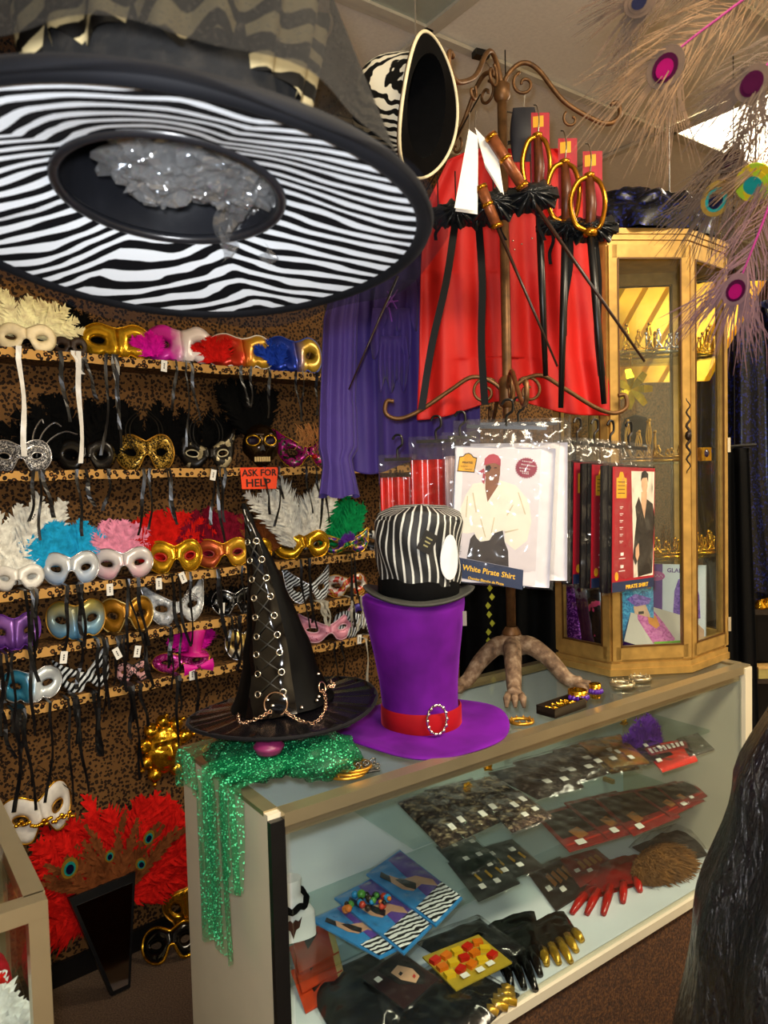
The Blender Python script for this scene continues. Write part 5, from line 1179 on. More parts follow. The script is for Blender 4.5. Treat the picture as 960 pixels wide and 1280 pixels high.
# ------------------------------------------------------------------ black sparkling skirt in the right foreground
cm_, nt, bs = newmat('black_crushed_velvet')
n1 = nd(nt, 'ShaderNodeTexNoise'); n1.inputs['Scale'].default_value = 1; n1.inputs['Detail'].default_value = 6; n1.inputs['Distortion'].default_value = 1.2; nt.links.new(objco(nt, (75, 75, 26)), n1.inputs[0])
setin(bs, Base_Color=lin('0b0b12'), Roughness=.2, Metallic=.0, Specular_IOR_Level=.6); bump(nt, bs, n1.outputs[0], 1., .014)
SKX, SKY = .815, 1.0
sk = thing('sequin_skirt', 'black crushed velvet skirt with silvery sparkle standing beside the counter', 'skirt', (SKX, SKY, 0))
skr = [(0, .44), (.5, .40), (.78, .365), (1.0, .31), (1.18, .245), (1.32, .16), (1.42, .12)]
def fsk(u, v):
    z = 1.42 * v; r = prof([(a, b) for a, b in skr], z)[0]; a = 2 * math.pi * u; r += .016 * math.sin(a * 17 + z * 2) * (1 - v) + .008 * math.sin(a * 7 + 1); return V((r * math.cos(a), r * math.sin(a), z + .004))
MB().grid(fsk, 150, 50, True).build('skirt', cm_, sk, True)
MB().tube([V((.122 * math.cos(a), .122 * math.sin(a), 1.42)) for a in [2 * math.pi * k / 30 for k in range(30)]], .012, 8, True).build('waistband', black_satin, sk, True)
MB().tube([(0, 0, 0), (0, 0, 1.44)], .02, 10).lathe([(0, 1.43), (.118, 1.43), (.118, 1.40), (0, 1.40)], 24).build('stand', blackplastic, sk, True)

# ------------------------------------------------------------------ gold hexagonal cabinet
HEX = [V((.585, 1.925, 0)), V((.800, 1.945, 0)), V((.955, 2.075, 0)), V((.885, 2.215, 0)), V((.635, 2.225, 0)), V((.478, 2.07, 0))]
CC = sum(HEX, V()) / 6
ZT = W(800, 288, 1.94).z - CH
cab = thing('curio_cabinet', 'six sided gold framed glass curio cabinet standing on the counter end', 'cabinet', V((CC.x, CC.y, CH)))
hx = [p - CC for p in HEX]
def ringpoly(s): return [(p.x * s, p.y * s) for p in hx]
m = MB()
for z, th, s in ((0, .018, 1.04), (.018, .014, 1.02), (.032, .012, .99)): m.plate(ringpoly(s), th, z, ax='xy')
m.build('base', goldleaf, cab)
m = MB()
for z, th, s in ((ZT - .04, .014, .99), (ZT - .026, .014, 1.02), (ZT - .012, .014, 1.045)): m.plate(ringpoly(s), th, z, ax='xy')
m.build('cornice', goldleaf, cab)
MB().plate(ringpoly(.93), .003, .0445, ax='xy').build('felt_floor', velvet('green_felt', '0c2a20', .3), cab)
for i in range(6):
    p, q = hx[i], hx[(i + 1) % 6]; d = (q - p).normalized(); nrm = V((d.y, -d.x, 0)); L = (q - p).length
    a = math.atan2(d.y, d.x); mid = (p + q) / 2 * .985
    fr = MB()
    for s_ in (-1, 1): fr.box(mid + d * s_ * (L / 2 - .012) + V((0, 0, ZT / 2)), (.022, .018, ZT - .08), a)
    fr.box(mid + V((0, 0, .060)), (L - .02, .018, .034), a); fr.box(mid + V((0, 0, ZT - .056)), (L - .02, .018, .034), a)
    fo_ = fr.build('pane_frame', goldleaf, cab)
    bd = MB()
    for s_ in (-1, 1): bd.box(mid + nrm * .009 + d * s_ * (L / 2 - .0245) + V((0, 0, ZT / 2)), (.004, .004, ZT - .15), a)
    for z in (.078, ZT - .074): bd.box(mid + nrm * .009 + V((0, 0, z)), (L - .05, .004, .004), a)
    bd.build('bead', plain('brown_bead', '5a3a14', .4, .3), fo_)
    MB().box(mid + V((0, 0, ZT / 2)), (L - .04, .003, ZT - .14), a).build('pane', glass, fo_)
CSZ = [W(815, 447, 2.08).z - CH, W(815, 578, 2.08).z - CH, W(815, 694, 2.08).z - CH]
for z in CSZ: MB().plate(ringpoly(.9), .006, z - .006, ax='xy').build('glass_shelf', shelfglass, cab)
kp = W(858, 545, 1.93); q = kp - V((CC.x, CC.y, CH)); cr = MB()
for sg in (-1, 1): cr.tube([q + V((.005 * math.sin(k * 1.1), -.012, sg * k * .006)) for k in range(17)], [.0045 - .0002 * k for k in range(17)], 5)
cr.lathe([(0, -.014), (.007, -.008), (.009, 0), (.007, .008), (0, .014)], 10, q + V((0, -.012, 0))); cr.build('lock_ornament', plain('dark_ornament', '2a1c10', .4, .5), cab, True)
for z in (.60, .10): MB().box(hx[2] + V((.004, -.006, z)), (.008, .012, .04)).build('hinge', chrome, cab)
def cabp(px, z, d): p = W(px, 600, d); return V((p.x, p.y, CH + z))
def tiara(label, loc, r, h, mat=goldfoil, n=11, rz=0.):
    r *= 1.3; h *= 1.35; t = thing('tiara', label, 'tiara', loc, rz); m = MB()
    m.tube([V((r * math.cos(a), r * math.sin(a), .004)) for a in [2 * math.pi * k / 36 for k in range(36)]], .004, 6, True).tube([V((r * math.cos(a), r * math.sin(a), .014)) for a in [2 * math.pi * k / 36 for k in range(36)]], .002, 5, True); m.build('band', mat, t, True)
    m = MB()
    for k in range(n):
        a = 2 * math.pi * k / n; c = V((r * math.cos(a), r * math.sin(a), .012)); d = V((-math.sin(a), math.cos(a), 0)); hh = h * (1 if k % 2 else .7)
        m.tube(smoothpath([c - d * r * .25, c + d * r * .1 + V((0, 0, hh * .5)), c + V((0, 0, hh))], 4), .0022, 5); m.tube(smoothpath([c + d * r * .25, c - d * r * .1 + V((0, 0, hh * .5)), c + V((0, 0, hh))], 4), .0022, 5)
        m.lathe([(0, -.005), (.004, -.003), (.005, 0), (.004, .003), (0, .005)], 8, c + V((0, 0, hh)))
    m.build('points', mat, t, True); return t
tiara('gold tiara with tall points on the upper cabinet shelf', cabp(795, CSZ[0], 2.06), .042, .05)
tiara('gold tiara with ball tips on the upper cabinet shelf beside the post', cabp(833, CSZ[0], 2.05), .038, .038, silver)
tiara('small gold crown on the upper cabinet shelf near the right pane', cabp(874, CSZ[0], 2.10), .03, .05)
tiara('silver gilt crown seen on the middle cabinet shelf', cabp(833, CSZ[1], 2.04), .045, .022, gold)
tiara('low gold wire crown on the lowest cabinet shelf', cabp(830, CSZ[2], 2.04), .035, .026)
tiara('gold bead crown on the lowest cabinet shelf near the right pane', cabp(876, CSZ[2], 2.10), .026, .035)
tiara('dark gilded mask crown standing behind the hanging packages', cabp(795, CSZ[1], 2.06), .04, .075, gold)
t = thing('jewel_box', 'small gold box with dark jewel on the middle cabinet shelf', 'box', cabp(876, CSZ[1], 2.02), R(35)); MB().box((0, 0, .018), (.045, .035, .036)).build('body', goldfoil, t); MB().lathe([(0, .004), (.009, .002), (.011, 0)], 10, (0, 0, 0)).build('jewel', plain('dark_jewel', '1a1030', .1), t, True).matrix_local = Matrix.Translation((.0, -.0175, .02)) @ Matrix.Rotation(R(90), 4, 'X')
t = thing('foil_bow', 'yellow gold foil bow hanging under the upper cabinet shelf', 'bow', cabp(790, CSZ[0] - .09, 2.05)); m = MB()
for k in range(7):
    a = k * .9; d = V((math.cos(a), -.2, math.sin(a))); m.strip([V((0, 0, 0)), d * .03 + V((0, -.01, 0)), d * .055], [.008, .022, .016], d.cross(V((0, 1, 0))).normalized())
solid(m.build('loops', plain('yellow_foil', 'd8b81c', .15, .8, .2), t), .001); MB().tube([(0, 0, 0), (0, 0, .088)], .001, 4).build('string', gold, t)
t = thing('hand_display', 'black velvet display form on the middle cabinet shelf with white tag', 'display form', cabp(795, CSZ[1], 2.16)); MB().lathe(dens([(.04, 0), (.045, .05), (.04, .10), (.03, .13), (.0, .14)], 3), 20).build('form', black_cloth, t, True); price_tag(t, .01, .04, -.048, 0, .6)
# wig boxes on the cabinet floor
def box_item(name, label, cat, M, w, h, d, mat, prints=(), side=None):
    t = thing(name, label, cat, M=M); MB().box((0, d / 2, h / 2), (w, d, h)).build('box', side or mat, t)
    MB().plate([(-w / 2, 0), (w / 2, 0), (w / 2, h), (-w / 2, h)], .0008, 0).build('front_print', mat, t)
    for i, (nm, pm, poly) in enumerate(prints): MB().plate([((u - .5) * w, (1 - v) * h) for u, v in poly], .0003, -.0008 - .0003 * (i + 1)).build(nm, pm, t)
    return t
FZ = CH + .048
violet = plain('print_violet', '5c1a86', .4); wigblue = patch('wig_blue_print', [(.35, '16588a'), (.5, '2a8ac0'), (.65, '5ab4dc')], 70, .5, 0, 5, 'LINEAR', 0, 2); wigpur = patch('wig_purple_print', [(.35, '4a2a86'), (.5, '7a50b4'), (.65, '9a78cc')], 60, .5, 0, 5, 'LINEAR', 0, 2); wigpink = patch('wig_pink_print', [(.35, '8a2c74'), (.5, 'b85aa0'), (.65, 'c878a8')], 60, .5, 0, 5, 'LINEAR', 0, 2); pskin = plain('printed_pale_skin', 'd8ac88', .5)
p = W(843, 806, 2.12); p.z = FZ
t = box_item('wig_box', 'white and violet wig box lettered GLAMO standing in the gold cabinet', 'box', facing(p, R(-6), R(-6)), .165, .215, .03, plain('box_white', 'dfe2e6', .4, 0, .03), [('violet_panel', violet, [(0, 0), (.3, 0), (.3, 1), (0, 1)]), ('printed_wig', wigpur, [(.48, .62), (.5, .35), (.56, .2), (.7, .16), (.84, .22), (.9, .4), (.92, .7), (.8, .72), (.78, .4), (.62, .38), (.6, .75), (.48, .85)]), ('printed_face', pskin, [(.62, .36), (.78, .38), (.77, .55), (.7, .64), (.64, .56)]), ('printed_shoulders', pskin, [(.5, .86), (.64, .72), (.8, .72), (.98, .85), (.98, 1), (.46, 1)])])
text('GLAMOUR', .017, violet, t, .02, -.0018, .192); MB().plate([(-.052 + .026 * math.cos(a), .180 + .014 * math.sin(a)) for a in [2 * math.pi * k / 20 for k in range(20)]], .0003, -.0022).build('pink_oval', plain('pink_ink', 'b84a90', .5), t); MB().tube([V((-.072 + .005 * k, -.003, .180 + (.004 if k % 2 else -.003))) for k in range(9)], .0007, 4).build('oval_script', plain('script_ink', 'f0d8e8', .5), t)
p = W(790, 800, 2.08); p.z = FZ
box_item('wig_bag', 'blue curly wig packet standing behind the pink wig box', 'packet', facing(p, R(4), R(-10)), .12, .20, .012, wigblue, [('printed_face', pskin, [(.55, .48), (.8, .42), (.92, .6), (.85, .8), (.62, .75)]), ('printed_eye', dink, [(.66, .55), (.78, .54), (.78, .58), (.66, .59)]), ('printed_fringe', wigpur, [(.4, .38), (.6, .3), (.95, .36), (.9, .44), (.6, .48)])])
p = W(815, 815, 2.0); p.z = FZ
t = box_item('wig_box', 'leaning pink wig box with violet sides and green flap on the cabinet floor', 'box', facing(p, R(20), R(-48), R(24)), .15, .15, .025, plain('box_grey', 'b8b0a8', .4, 0, .03), [('printed_wig', wigpink, [(.1, .2), (.2, .08), (.4, .1), (.6, .3), (.85, .6), (.8, .8), (.5, .85), (.3, .6), (.15, .4)]), ('printed_face', plain('printed_warm_skin', 'c88030', .5), [(.3, .22), (.45, .2), (.55, .4), (.5, .5), (.35, .42)]), ('green_border', plain('print_green', '6aa028', .5), [(.5, .82), (.95, .6), (1, .8), (.6, 1.0)]), ('red_panel', wine, [(.58, .86), (.92, .68), (.95, .8), (.64, .95)])], violet)
pg = glitter('violet_glitter_pack', '5a1478', 'c060d8', 260, .2, .5)
for px, d, lb, mt, yw in ((716, 2.06, 'violet glitter packet leaning by the left cabinet pane', pg, -30), (733, 2.03, 'dark plum packet leaning between two cabinet packets', plain('plum_pack', '3a0c30', .25), -26), (750, 2.0, 'black and pink wrapped packet leaning in the cabinet corner', patch('black_pink_pack', [(0, '181014'), (.5, '181014'), (.56, 'c83a6a'), (.7, 'd8d0d0')], 18, .25), -22)):
    p = W(px + 6, 800, d); p.z = FZ
    M = facing(p, R(yw), R(-8), R(-12)); t = thing('accessory_packet', lb, 'packet', M=M)
    MB().grid(lambda u, v: V(((u - .5) * .06, -.01 * math.sin(math.pi * u) + .002 * noise.noise(V((u * 7, v * 9, px))), .19 * v)), 10, 14).grid(lambda u, v: V(((u - .5) * .06, .008 * math.sin(math.pi * u), .19 * v)), 6, 4).build('bag', mt, t, True)
    MB().box((0, 0, .194), (.058, .004, .016)).build('header', plain('packet_header', 'c8a8c0', .4), t)

# ------------------------------------------------------------------ beyond the cabinet
navyseq = glitter('navy_sequin', '04050c', '141f66', 170, .3, .4, .70)
p = V((CC.x - .02, CC.y - .02, CH + ZT + .002)); t = thing('sequin_wrap', 'crumpled navy sequined wrap heaped on top of the gold cabinet', 'wrap', p)
def heap(u, v):
    th = 2 * math.pi * u; ph = math.pi / 2 * v; d = V((math.cos(ph) * math.cos(th), math.cos(ph) * math.sin(th), math.sin(ph))); k = 1 + .22 * noise.noise(d * 2.6) + .10 * noise.noise(d * 7)
    return V((d.x * .19 * k, d.y * .14 * k, max(0, d.z ** .6 * .125 * k)))
MB().grid(heap, 60, 24, True).build('cloth', navyseq, t, True)
p = W(838, 420, 2.62)
t = thing('pleated_lame_panel', 'yellow gold pleated lame cloth hanging behind the gold cabinet', 'cloth', p)
lame = plain('yellow_lame', 'f2b400', .3, .3, .1, 20)
for k in range(13):
    x = -.26 + .040 * k; wk = .030 if k % 2 else .010
    MB().add([V((x - .10 - wk, 0, -.16)), V((x - .10 + wk, -.012, -.16)), V((x + .10 + wk, -.012, .18)), V((x + .10 - wk, 0, .18)), V((x - .10 - wk, .012, -.16)), V((x - .10 + wk, .0, -.16)), V((x + .10 + wk, .0, .18)), V((x + .10 - wk, .012, .18))], [(0, 1, 2, 3), (7, 6, 5, 4), (0, 4, 5, 1), (1, 5, 6, 2), (2, 6, 7, 3), (3, 7, 4, 0)]).build('pleat', lame, t)
MB().tube([(-.3, 0, .182), (.5, 0, .182)], .006, 6).tube([(0, 0, .182), (0, 0, CZ - p.z)], .002, 4).build('hanging_rod', blackplastic, t)
O = W(940, 400, 2.75); t = thing('sequin_gown', 'dark navy sequined gown hanging beyond the gold cabinet', 'gown', O)
def fg(u, v):
    x0, x1, y = prof([(0, 900, 990, 380), (.15, 872, 1030, 420), (.6, 868, 1040, 600), (1, 885, 1050, 745)], v); a = 2 * math.pi * u; c, r = (x0 + x1) / 2, (x1 - x0) / 2
    return W(c + r * math.cos(a), y + 6 * math.sin(a * 4), 2.75 + .09 * math.sin(a) + .02 * math.sin(a * 11)) - O
MB().grid(fg, 80, 36, True).build('gown', navyseq, t, True)
MB().tube([W(945, 382, 2.75) - O, W(945, 340, 2.75) - O, V((W(945, 340, 2.75).x, W(945, 340, 2.75).y, CZ)) - O], .003, 5).build('hanger_wire', blackplastic, t)
O = W(918, 600, 2.55); t = thing('black_drape', 'long black cloth hanging down beside the cabinet corner', 'cloth', O)
drape('cloth', black_cloth, t, lambda u, v: W(lerp(895, lerp(936, 952, v), u), lerp(560, 1000, v), 2.5 + .02 * math.sin(u * 15)) - O, 30, 20)
MB().tube([W(890, 560, 2.5) - O, W(945, 556, 2.5) - O], .006, 6).tube([W(918, 558, 2.5) - O, V((W(918, 558, 2.5).x, 2.5, CZ)) - O], .002, 4).build('rod', blackplastic, t)
# shelf unit at the far right with boxes and gilded ornaments
SU = W(985, 700, 3.3); su = thing('shelf_unit', 'dark shelf unit far behind the counter end holding boxes and gilt ornaments', 'shelf', V((SU.x, SU.y, 0)), R(-8))
LV = [W(950, y, 3.3).z for y in (658, 755, 838)]
for z in LV: MB().box((0, 0, z - .012), (.62, .3, .024)).build('board', plain('dark_shelf_board', '2c2016', .5), su)
for sx in (-1, 1): MB().box((sx * .31, 0, .9), (.02, .3, 1.8)).build('side', plain('dark_shelf_board', '2c2016', .5), su)
MB().box((0, .15, .9), (.62, .01, 1.8)).build('back', plain('dark_shelf_back', '1a1410', .7), su)
def on(z, px, d): q = W(px, 600, d); return V((q.x, q.y, z))
for i, (z, px, w, h, c, lb) in enumerate(((LV[0], 950, .09, .06, 'b8ae98', 'cream lidded box on the top board of the far shelf unit'), (LV[2], 955, .08, .05, 'a89a5a', 'yellowish box on the lowest board of the far shelf unit'))):
    t = thing('storage_box', lb, 'box', on(z, px, 3.2)); MB().box((0, 0, h * .42), (w, w * .8, h * .84)).build('body', plain('box_c%d' % i, c, .5), t); MB().box((0, 0, h * .92), (w * 1.06, w * .86, h * .16)).build('lid', plain('box_l%d' % i, 'c8a060', .5), t)
t = thing('folded_scarf', 'folded red scarf lying on the cream lidded box', 'scarf', on(LV[0] + .0605, 950, 3.2)); MB().grid(lambda u, v: V(((u - .5) * .09, (v - .5) * .07, .012 + .010 * math.sin(u * 9) + .006 * math.sin(v * 11))), 14, 10).build('cloth', plain('scarf_red', 'a02020', .5), t, True); MB().box((0, 0, .004), (.085, .065, .008)).build('under_fold', plain('scarf_red', 'a02020', .5), t)
for px, s, lb in ((950, 1., 'gilt pointed ornament on the middle board of the far shelf unit'), (958, .8, 'squat gilt ornament beside the pointed one on the far shelf')):
    t = thing('gilt_ornament', lb, 'ornament', on(LV[1], px, 3.2)); lathe_obj('body', [(0, 0), (.03 * s, 0), (.032 * s, .01), (.012 * s, .03), (.03 * s, .06 * s), (.036 * s, .09 * s), (.02 * s, .12 * s), (.006, .14 * s)], 18, goldfoil, t); lathe_obj('finial', [(.006, .14 * s), (.010, .15 * s), (.004, .17 * s), (0, .21 * s)], 10, goldfoil, t)
# ------------------------------------------------------------------ on the counter top
def ontop(px, py, z=CH): p = Zp(px, py, z); p.z = z; return p
def bangle(label, px, py, r, mat, z=CH, n=1, tr=.004):
    t = thing('bracelet', label, 'bracelet', ontop(px, py, z)); 
    for k in range(n):
        m = MB(); m.tube([V((r * math.cos(a) + .006 * k, r * math.sin(a) * .8 + .004 * k, tr + tr * 1.7 * k)) for a in [2 * math.pi * j / 30 for j in range(30)]], tr, 7, True); m.build('hoop', mat, t, True)
    m = MB()
    for j in range(10): a = 2 * math.pi * j / 10; m.lathe([(0, -.003), (.003, 0), (0, .003)], 6, (r * math.cos(a), r * math.sin(a) * .8, tr * 2.2))
    m.build('beads', mat, t, True)
bangle('gold bracelet lying beside the purple hat brim', 652, 904, .024, gold)
bangle('stack of thin gold bangles near the green tulle', 432, 968, .035, gold, n=3, tr=.003)
bangle('pale gold bracelet in front of the gold cabinet', 778, 858, .026, champagne, tr=.006)
bangle('pale gold bangle by the cabinet base near the front rail', 800, 850, .024, champagne, tr=.005)
t = thing('jewel_tray', 'small dark brown tray of trinkets before the rack claw foot', 'tray', ontop(702, 888), CROT + R(4)); MB().box((0, 0, .004), (.115, .05, .008)).box((0, -.024, .01), (.115, .003, .02)).box((0, .024, .01), (.115, .003, .02)).box((-.056, 0, .01), (.003, .05, .02)).box((.056, 0, .01), (.003, .05, .02)).build('tray', plain('dark_tray', '1c120a', .4), t)
m = MB()
for k in range(16): m.tube(spiral((random.uniform(-.045, .045), random.uniform(-.015, .015), .012), .006, .003, 0, 6, (1, 0, 0), (0, 1, .3), 8), .0016, 4)
m.build('trinkets', goldfoil, t)
def cuff(label, px, py, r, h):
    t = thing('jewelled_cuff', label, 'cuff', ontop(px, py)); m = MB().lathe([(r * .9, 0), (r, .002), (r * 1.02, h * .5), (r, h), (r * .9, h)], 20); m.build('cuff', goldfoil, t, True)
    g = MB()
    for k in range(6): a = R(-150 + 24 * k); g.lathe([(0, -.007), (.005, -.003), (.006, 0), (.004, .005), (0, .007)], 7, (r * 1.05 * math.cos(a), r * 1.05 * math.sin(a), h * .5))
    g.build('gems', plain('violet_gem', '4a1e8a', .1), t, True)
cuff('gold cuff with violet gems beside the claw foot', 722, 878, .022, .03); cuff('smaller gold cuff with violet gems next to the jewelled one', 744, 872, .014, .034)
t = thing('cat_tiara', 'black and silver filigree trinket by the purple brim edge', 'trinket', ontop(452, 968), R(20)); m = MB()
for k in range(9): m.tube(spiral((-.03 + .0075 * k, 0, .012 + .006 * (k % 2)), .008, .002, k, k + 7, (1, 0, 0), (0, .3, 1), 12), .0016, 4)
m.build('filigree', plain('dark_silver', '6a6860', .2, .9), t, True); MB().tube([(-.035, 0, .003), (.035, 0, .003)], .003, 6).build('bar', blackplastic, t)

# ------------------------------------------------------------------ goods inside the counter
sticker = plain('sticker_white', 'e8e6da', .5, 0, .02)
def flat(name, label, cat, quad, z, mat, th=.004, st=(), ex=(), bag=True, puff=0., tilt=0., group=None):
    q = [ontop(x, y, z) for x, y in quad]; c = sum(q, V()) / 4; t = thing(name, label, cat, c, group=group); q = [p - c for p in q]
    def uv(u, v): return (q[0].lerp(q[1], u)).lerp(q[3].lerp(q[2], u), v)
    up = V((0, 0, 1))
    def rise(u, v): return up * (tilt * (1 - v))
    if puff:
        m = MB().grid(lambda u, v: uv(u, v) + rise(u, v) + up * (th + puff * math.sin(math.pi * u) ** .6 * math.sin(math.pi * v) ** .6 * (1 + .7 * noise.noise(V((u * 5 + quad[0][0], v * 5, 0))))), 18, 18)
        m.grid(lambda u, v: uv(u, v) + rise(u, v) + up * .001, 4, 4); m.build('contents', mat, t, True)
    else:
        vs_ = [uv(*a) + rise(*a) + up * h for h in (.0005, th) for a in ((0, 0), (1, 0), (1, 1), (0, 1))]
        MB().add(vs_, [(3, 2, 1, 0), (4, 5, 6, 7), (0, 1, 5, 4), (1, 2, 6, 5), (2, 3, 7, 6), (3, 0, 4, 7)]).build('card', mat, t)
    top = th + puff
    for i, (nm, pm, poly) in enumerate(ex):
        n = len(poly); vs_ = [uv(*a) + rise(*a) + up * (top + .0006 + .0005 * i) for a in poly]; vs2 = [p - up * .0005 for p in vs_]
        MB().add(vs_ + vs2, [tuple(range(n)), tuple(range(2 * n - 1, n - 1, -1))] + [(k, n + k, n + (k + 1) % n, (k + 1) % n) for k in range(n)]).build(nm, pm, t)
    if bag:
        m = MB().grid(lambda u, v: uv(-.04 + 1.08 * u, -.05 + 1.1 * v) + rise(u, v) + up * (.001 + (top + .004) * min(1, 8 * min(u, 1 - u, v, 1 - v)) + .003 * abs(noise.noise(V((u * 8, v * 8, quad[0][1]))))), 14, 14); m.build('poly_bag', bagm, t, True)
    for (u, v) in st:
        s = .06; k = top + .006; vs_ = [uv(a, b) + rise(a, b) + up * k for a, b in ((u - s, v - s), (u + s, v - s), (u + s, v + s * .9), (u - s, v + s * .9))]
        MB().add(vs_ + [p - up * .0006 for p in vs_], [(0, 1, 2, 3), (7, 6, 5, 4), (0, 4, 5, 1), (1, 5, 6, 2), (2, 6, 7, 3), (3, 7, 4, 0)]).build('price_sticker', sticker, t)
    return t
brn = patch('brown_jewel_pack', [(.3, '14100c'), (.45, '3a2a1e'), (.55, '6a5a48'), (.66, 'c8b890')], 75, .25, .4, 6, 'LINEAR', .6)
dk = patch('dark_fishnet_pack', [(.3, '0e0d0d'), (.5, '2e2a28'), (.66, '7a746a')], 55, .3, .1, 6, 'LINEAR', .5)
gldp = patch('gold_sequin_pack', [(.3, '241808'), (.5, '7a5818'), (.66, 'e0b848')], 90, .2, .8, 5, 'LINEAR', .6)
redp = plain('red_card_pack', '8a1a18', .35); crimson = plain('bright_red_pack', 'c42a18', .4, 0, .1)
blkp = plain('black_latex', '070707', .12, 0, .3, 20, .5)
# top glass shelf
for i, (q, lb) in enumerate((([(497, 1005), (548, 986), (600, 1040), (552, 1062)], 'carded jewellery packet at the near end of the top glass shelf'), ([(530, 990), (590, 975), (640, 1022), (590, 1045)], 'second carded jewellery packet on the top glass shelf'), ([(572, 982), (618, 972), (678, 1012), (632, 1030)], 'third carded jewellery packet on the top glass shelf'), ([(600, 1000), (650, 992), (690, 1022), (640, 1042)], 'jewellery packet with white sticker in front on the top glass shelf'))):
    flat('jewellery_packet', lb, 'packet', q, SA + .004 * i, brn, .004, [(.75, .8), (.45, .85)], puff=.006)
for i, (q, lb) in enumerate((([(610, 968), (690, 948), (730, 985), (672, 1000)], 'grey fishnet packet beside the jewellery packets'), ([(640, 955), (720, 935), (762, 968), (700, 985)], 'grey stocking packet with stickers on the top glass shelf'), ([(690, 940), (745, 925), (790, 958), (735, 975)], 'dark stocking packet next to the gold sequin packet'))):
    flat('stocking_packet', lb, 'packet', q, SA + .005 * i, dk, .004, [(.7, .85), (.4, .8), (.85, .6)], puff=.01)
flat('sequin_packet', 'gold sequin packet on the top glass shelf', 'packet', [(712, 935), (752, 925), (800, 962), (765, 968)], SA + .014, gldp, .004, [(.8, .6)], puff=.008)
flat('tan_packet', 'mustard brown packet with white label on the top glass shelf', 'packet', [(722, 930), (775, 920), (812, 955), (765, 962)], SA + .02, patch('mustard', [(.3, '4a3010'), (.5, '8a6420'), (.7, 'a8603a')], 30, .3, 0, 3, 'LINEAR'), .004, [(.6, .9)], puff=.006)
flat('card_packet', 'grey card packet with white buckle on the top glass shelf', 'packet', [(775, 925), (808, 918), (842, 945), (806, 958)], SA + .004, dk, .004, [(.5, .5), (.8, .7)])
t = flat('red_card_packet', 'bright red carded packet with printed heading on the top glass shelf', 'packet', [(800, 935), (858, 925), (872, 952), (828, 966)], SA + .004, crimson, .004, [(.1, .7)], [('heading_band', redp, [(.05, .08), (.95, .08), (.95, .42), (.05, .42)])] + [('heading_letters', sticker, [(.1 + .1 * k, .15), (.16 + .1 * k, .15), (.16 + .1 * k, .34), (.1 + .1 * k, .34)]) for k in range(8)])
flat('card_packet', 'grey green card packet at the far end of the top glass shelf', 'packet', [(846, 925), (872, 918), (893, 938), (862, 948)], SA + .004, plain('greygreen_card', '4a4a3e', .4), .004)
p = ontop(808, 925, SA + .02); t = thing('plush_piece', 'fluffy violet feather clip on the top glass shelf', 'feather clip', p - V((0, 0, .019)), CROT); plume(t, F_['purple'], 30, .07, 5.5, 0, .015, .07, 0, .022, .05, name='fluff'); MB().box((0, 0, .004), (.06, .03, .008)).build('clip', F_['purple'], t)
for i, (px, py) in enumerate(((610, 962), (585, 992), (780, 905))):
    t = thing('gold_brooch', ['small gold brooch standing behind the fishnet packet', 'small gold brooch beside the jewellery packets', 'small gold brooch behind the violet feather clip'][i], 'brooch', ontop(px, py, SA), R(20 * i)); m = MB()
    for k in range(6): m.tube(spiral((0, 0, .014), .012, .004, k, k + 3, (1, 0, 0), (0, .2, 1), 8), .002, 5)
    m.build('swirl', goldfoil, t, True); MB().box((0, 0, .002), (.02, .015, .004)).build('foot', gold, t)
# middle glass shelf
lb_ = ['dark red carded mask packet lowest in the fan of red cards', 'dark red carded packet with black cloth in the fan of red cards', 'red edged black card in the middle of the fan of red cards', 'red carded packet near the counter end in the fan of red cards', 'red carded packet topmost in the fan of red cards']
for i, q in enumerate(([(668, 1020), (742, 1000), (800, 1040), (712, 1066)], [(705, 1005), (770, 990), (822, 1030), (760, 1050)], [(740, 998), (810, 985), (850, 1022), (792, 1046)], [(790, 990), (845, 978), (880, 1002), (838, 1022)], [(820, 985), (862, 976), (884, 996), (850, 1010)])):
    flat('red_card_packet', lb_[i], 'packet', q, SB + .004 * i, redp, .004, [(.2, .92)] if i < 3 else [(.5, .9)], [('black_picture', plain('dark_print', '140c0a', .4), [(.05, .08), (.93, .08), (.93, .72), (.05, .72)]), ('red_line', crimson, [(.02, .86), (.98, .80), (.98, .83), (.02, .9)]), ('small_picture', plain('print_tan', 'b87a40', .4), [(.2, .6), (.36, .55), (.4, .78), (.24, .82)])])
for i, (q, lb) in enumerate((([(588, 1065), (640, 1050), (680, 1085), (625, 1105)], 'black earring card with gold drops on the middle glass shelf'), ([(560, 1080), (612, 1068), (650, 1105), (598, 1128)], 'black earring card nearest the zebra stocking packs'), ([(545, 1060), (590, 1048), (625, 1078), (578, 1095)], 'dark green feather packet behind the earring cards'))):
    flat('earring_card', lb, 'card', q, SB + .004 * i, plain('black_card', '0f0e0c', .4) if i < 2 else plain('dark_green_pack', '16241a', .5, 0, .5, 60, .5), .003, [(.3, .3), (.75, .35), (.6, .8), (.25, .8)], [('gold_drop', goldfoil, [(.3 + .25 * k, .45), (.36 + .25 * k, .42), (.38 + .25 * k, .62), (.32 + .25 * k, .66)]) for k in range(3)] if i < 2 else [], puff=0 if i < 2 else .012)
pb = plain('pack_blue', '2a86c8', .35); pp_ = plain('pack_purple', '5a3a9a', .35); zb = zebra('zebra_stocking', 26, 4, 'e0e4e4', '0a0a0a', rot=(R(70), .5, 0), det=2)
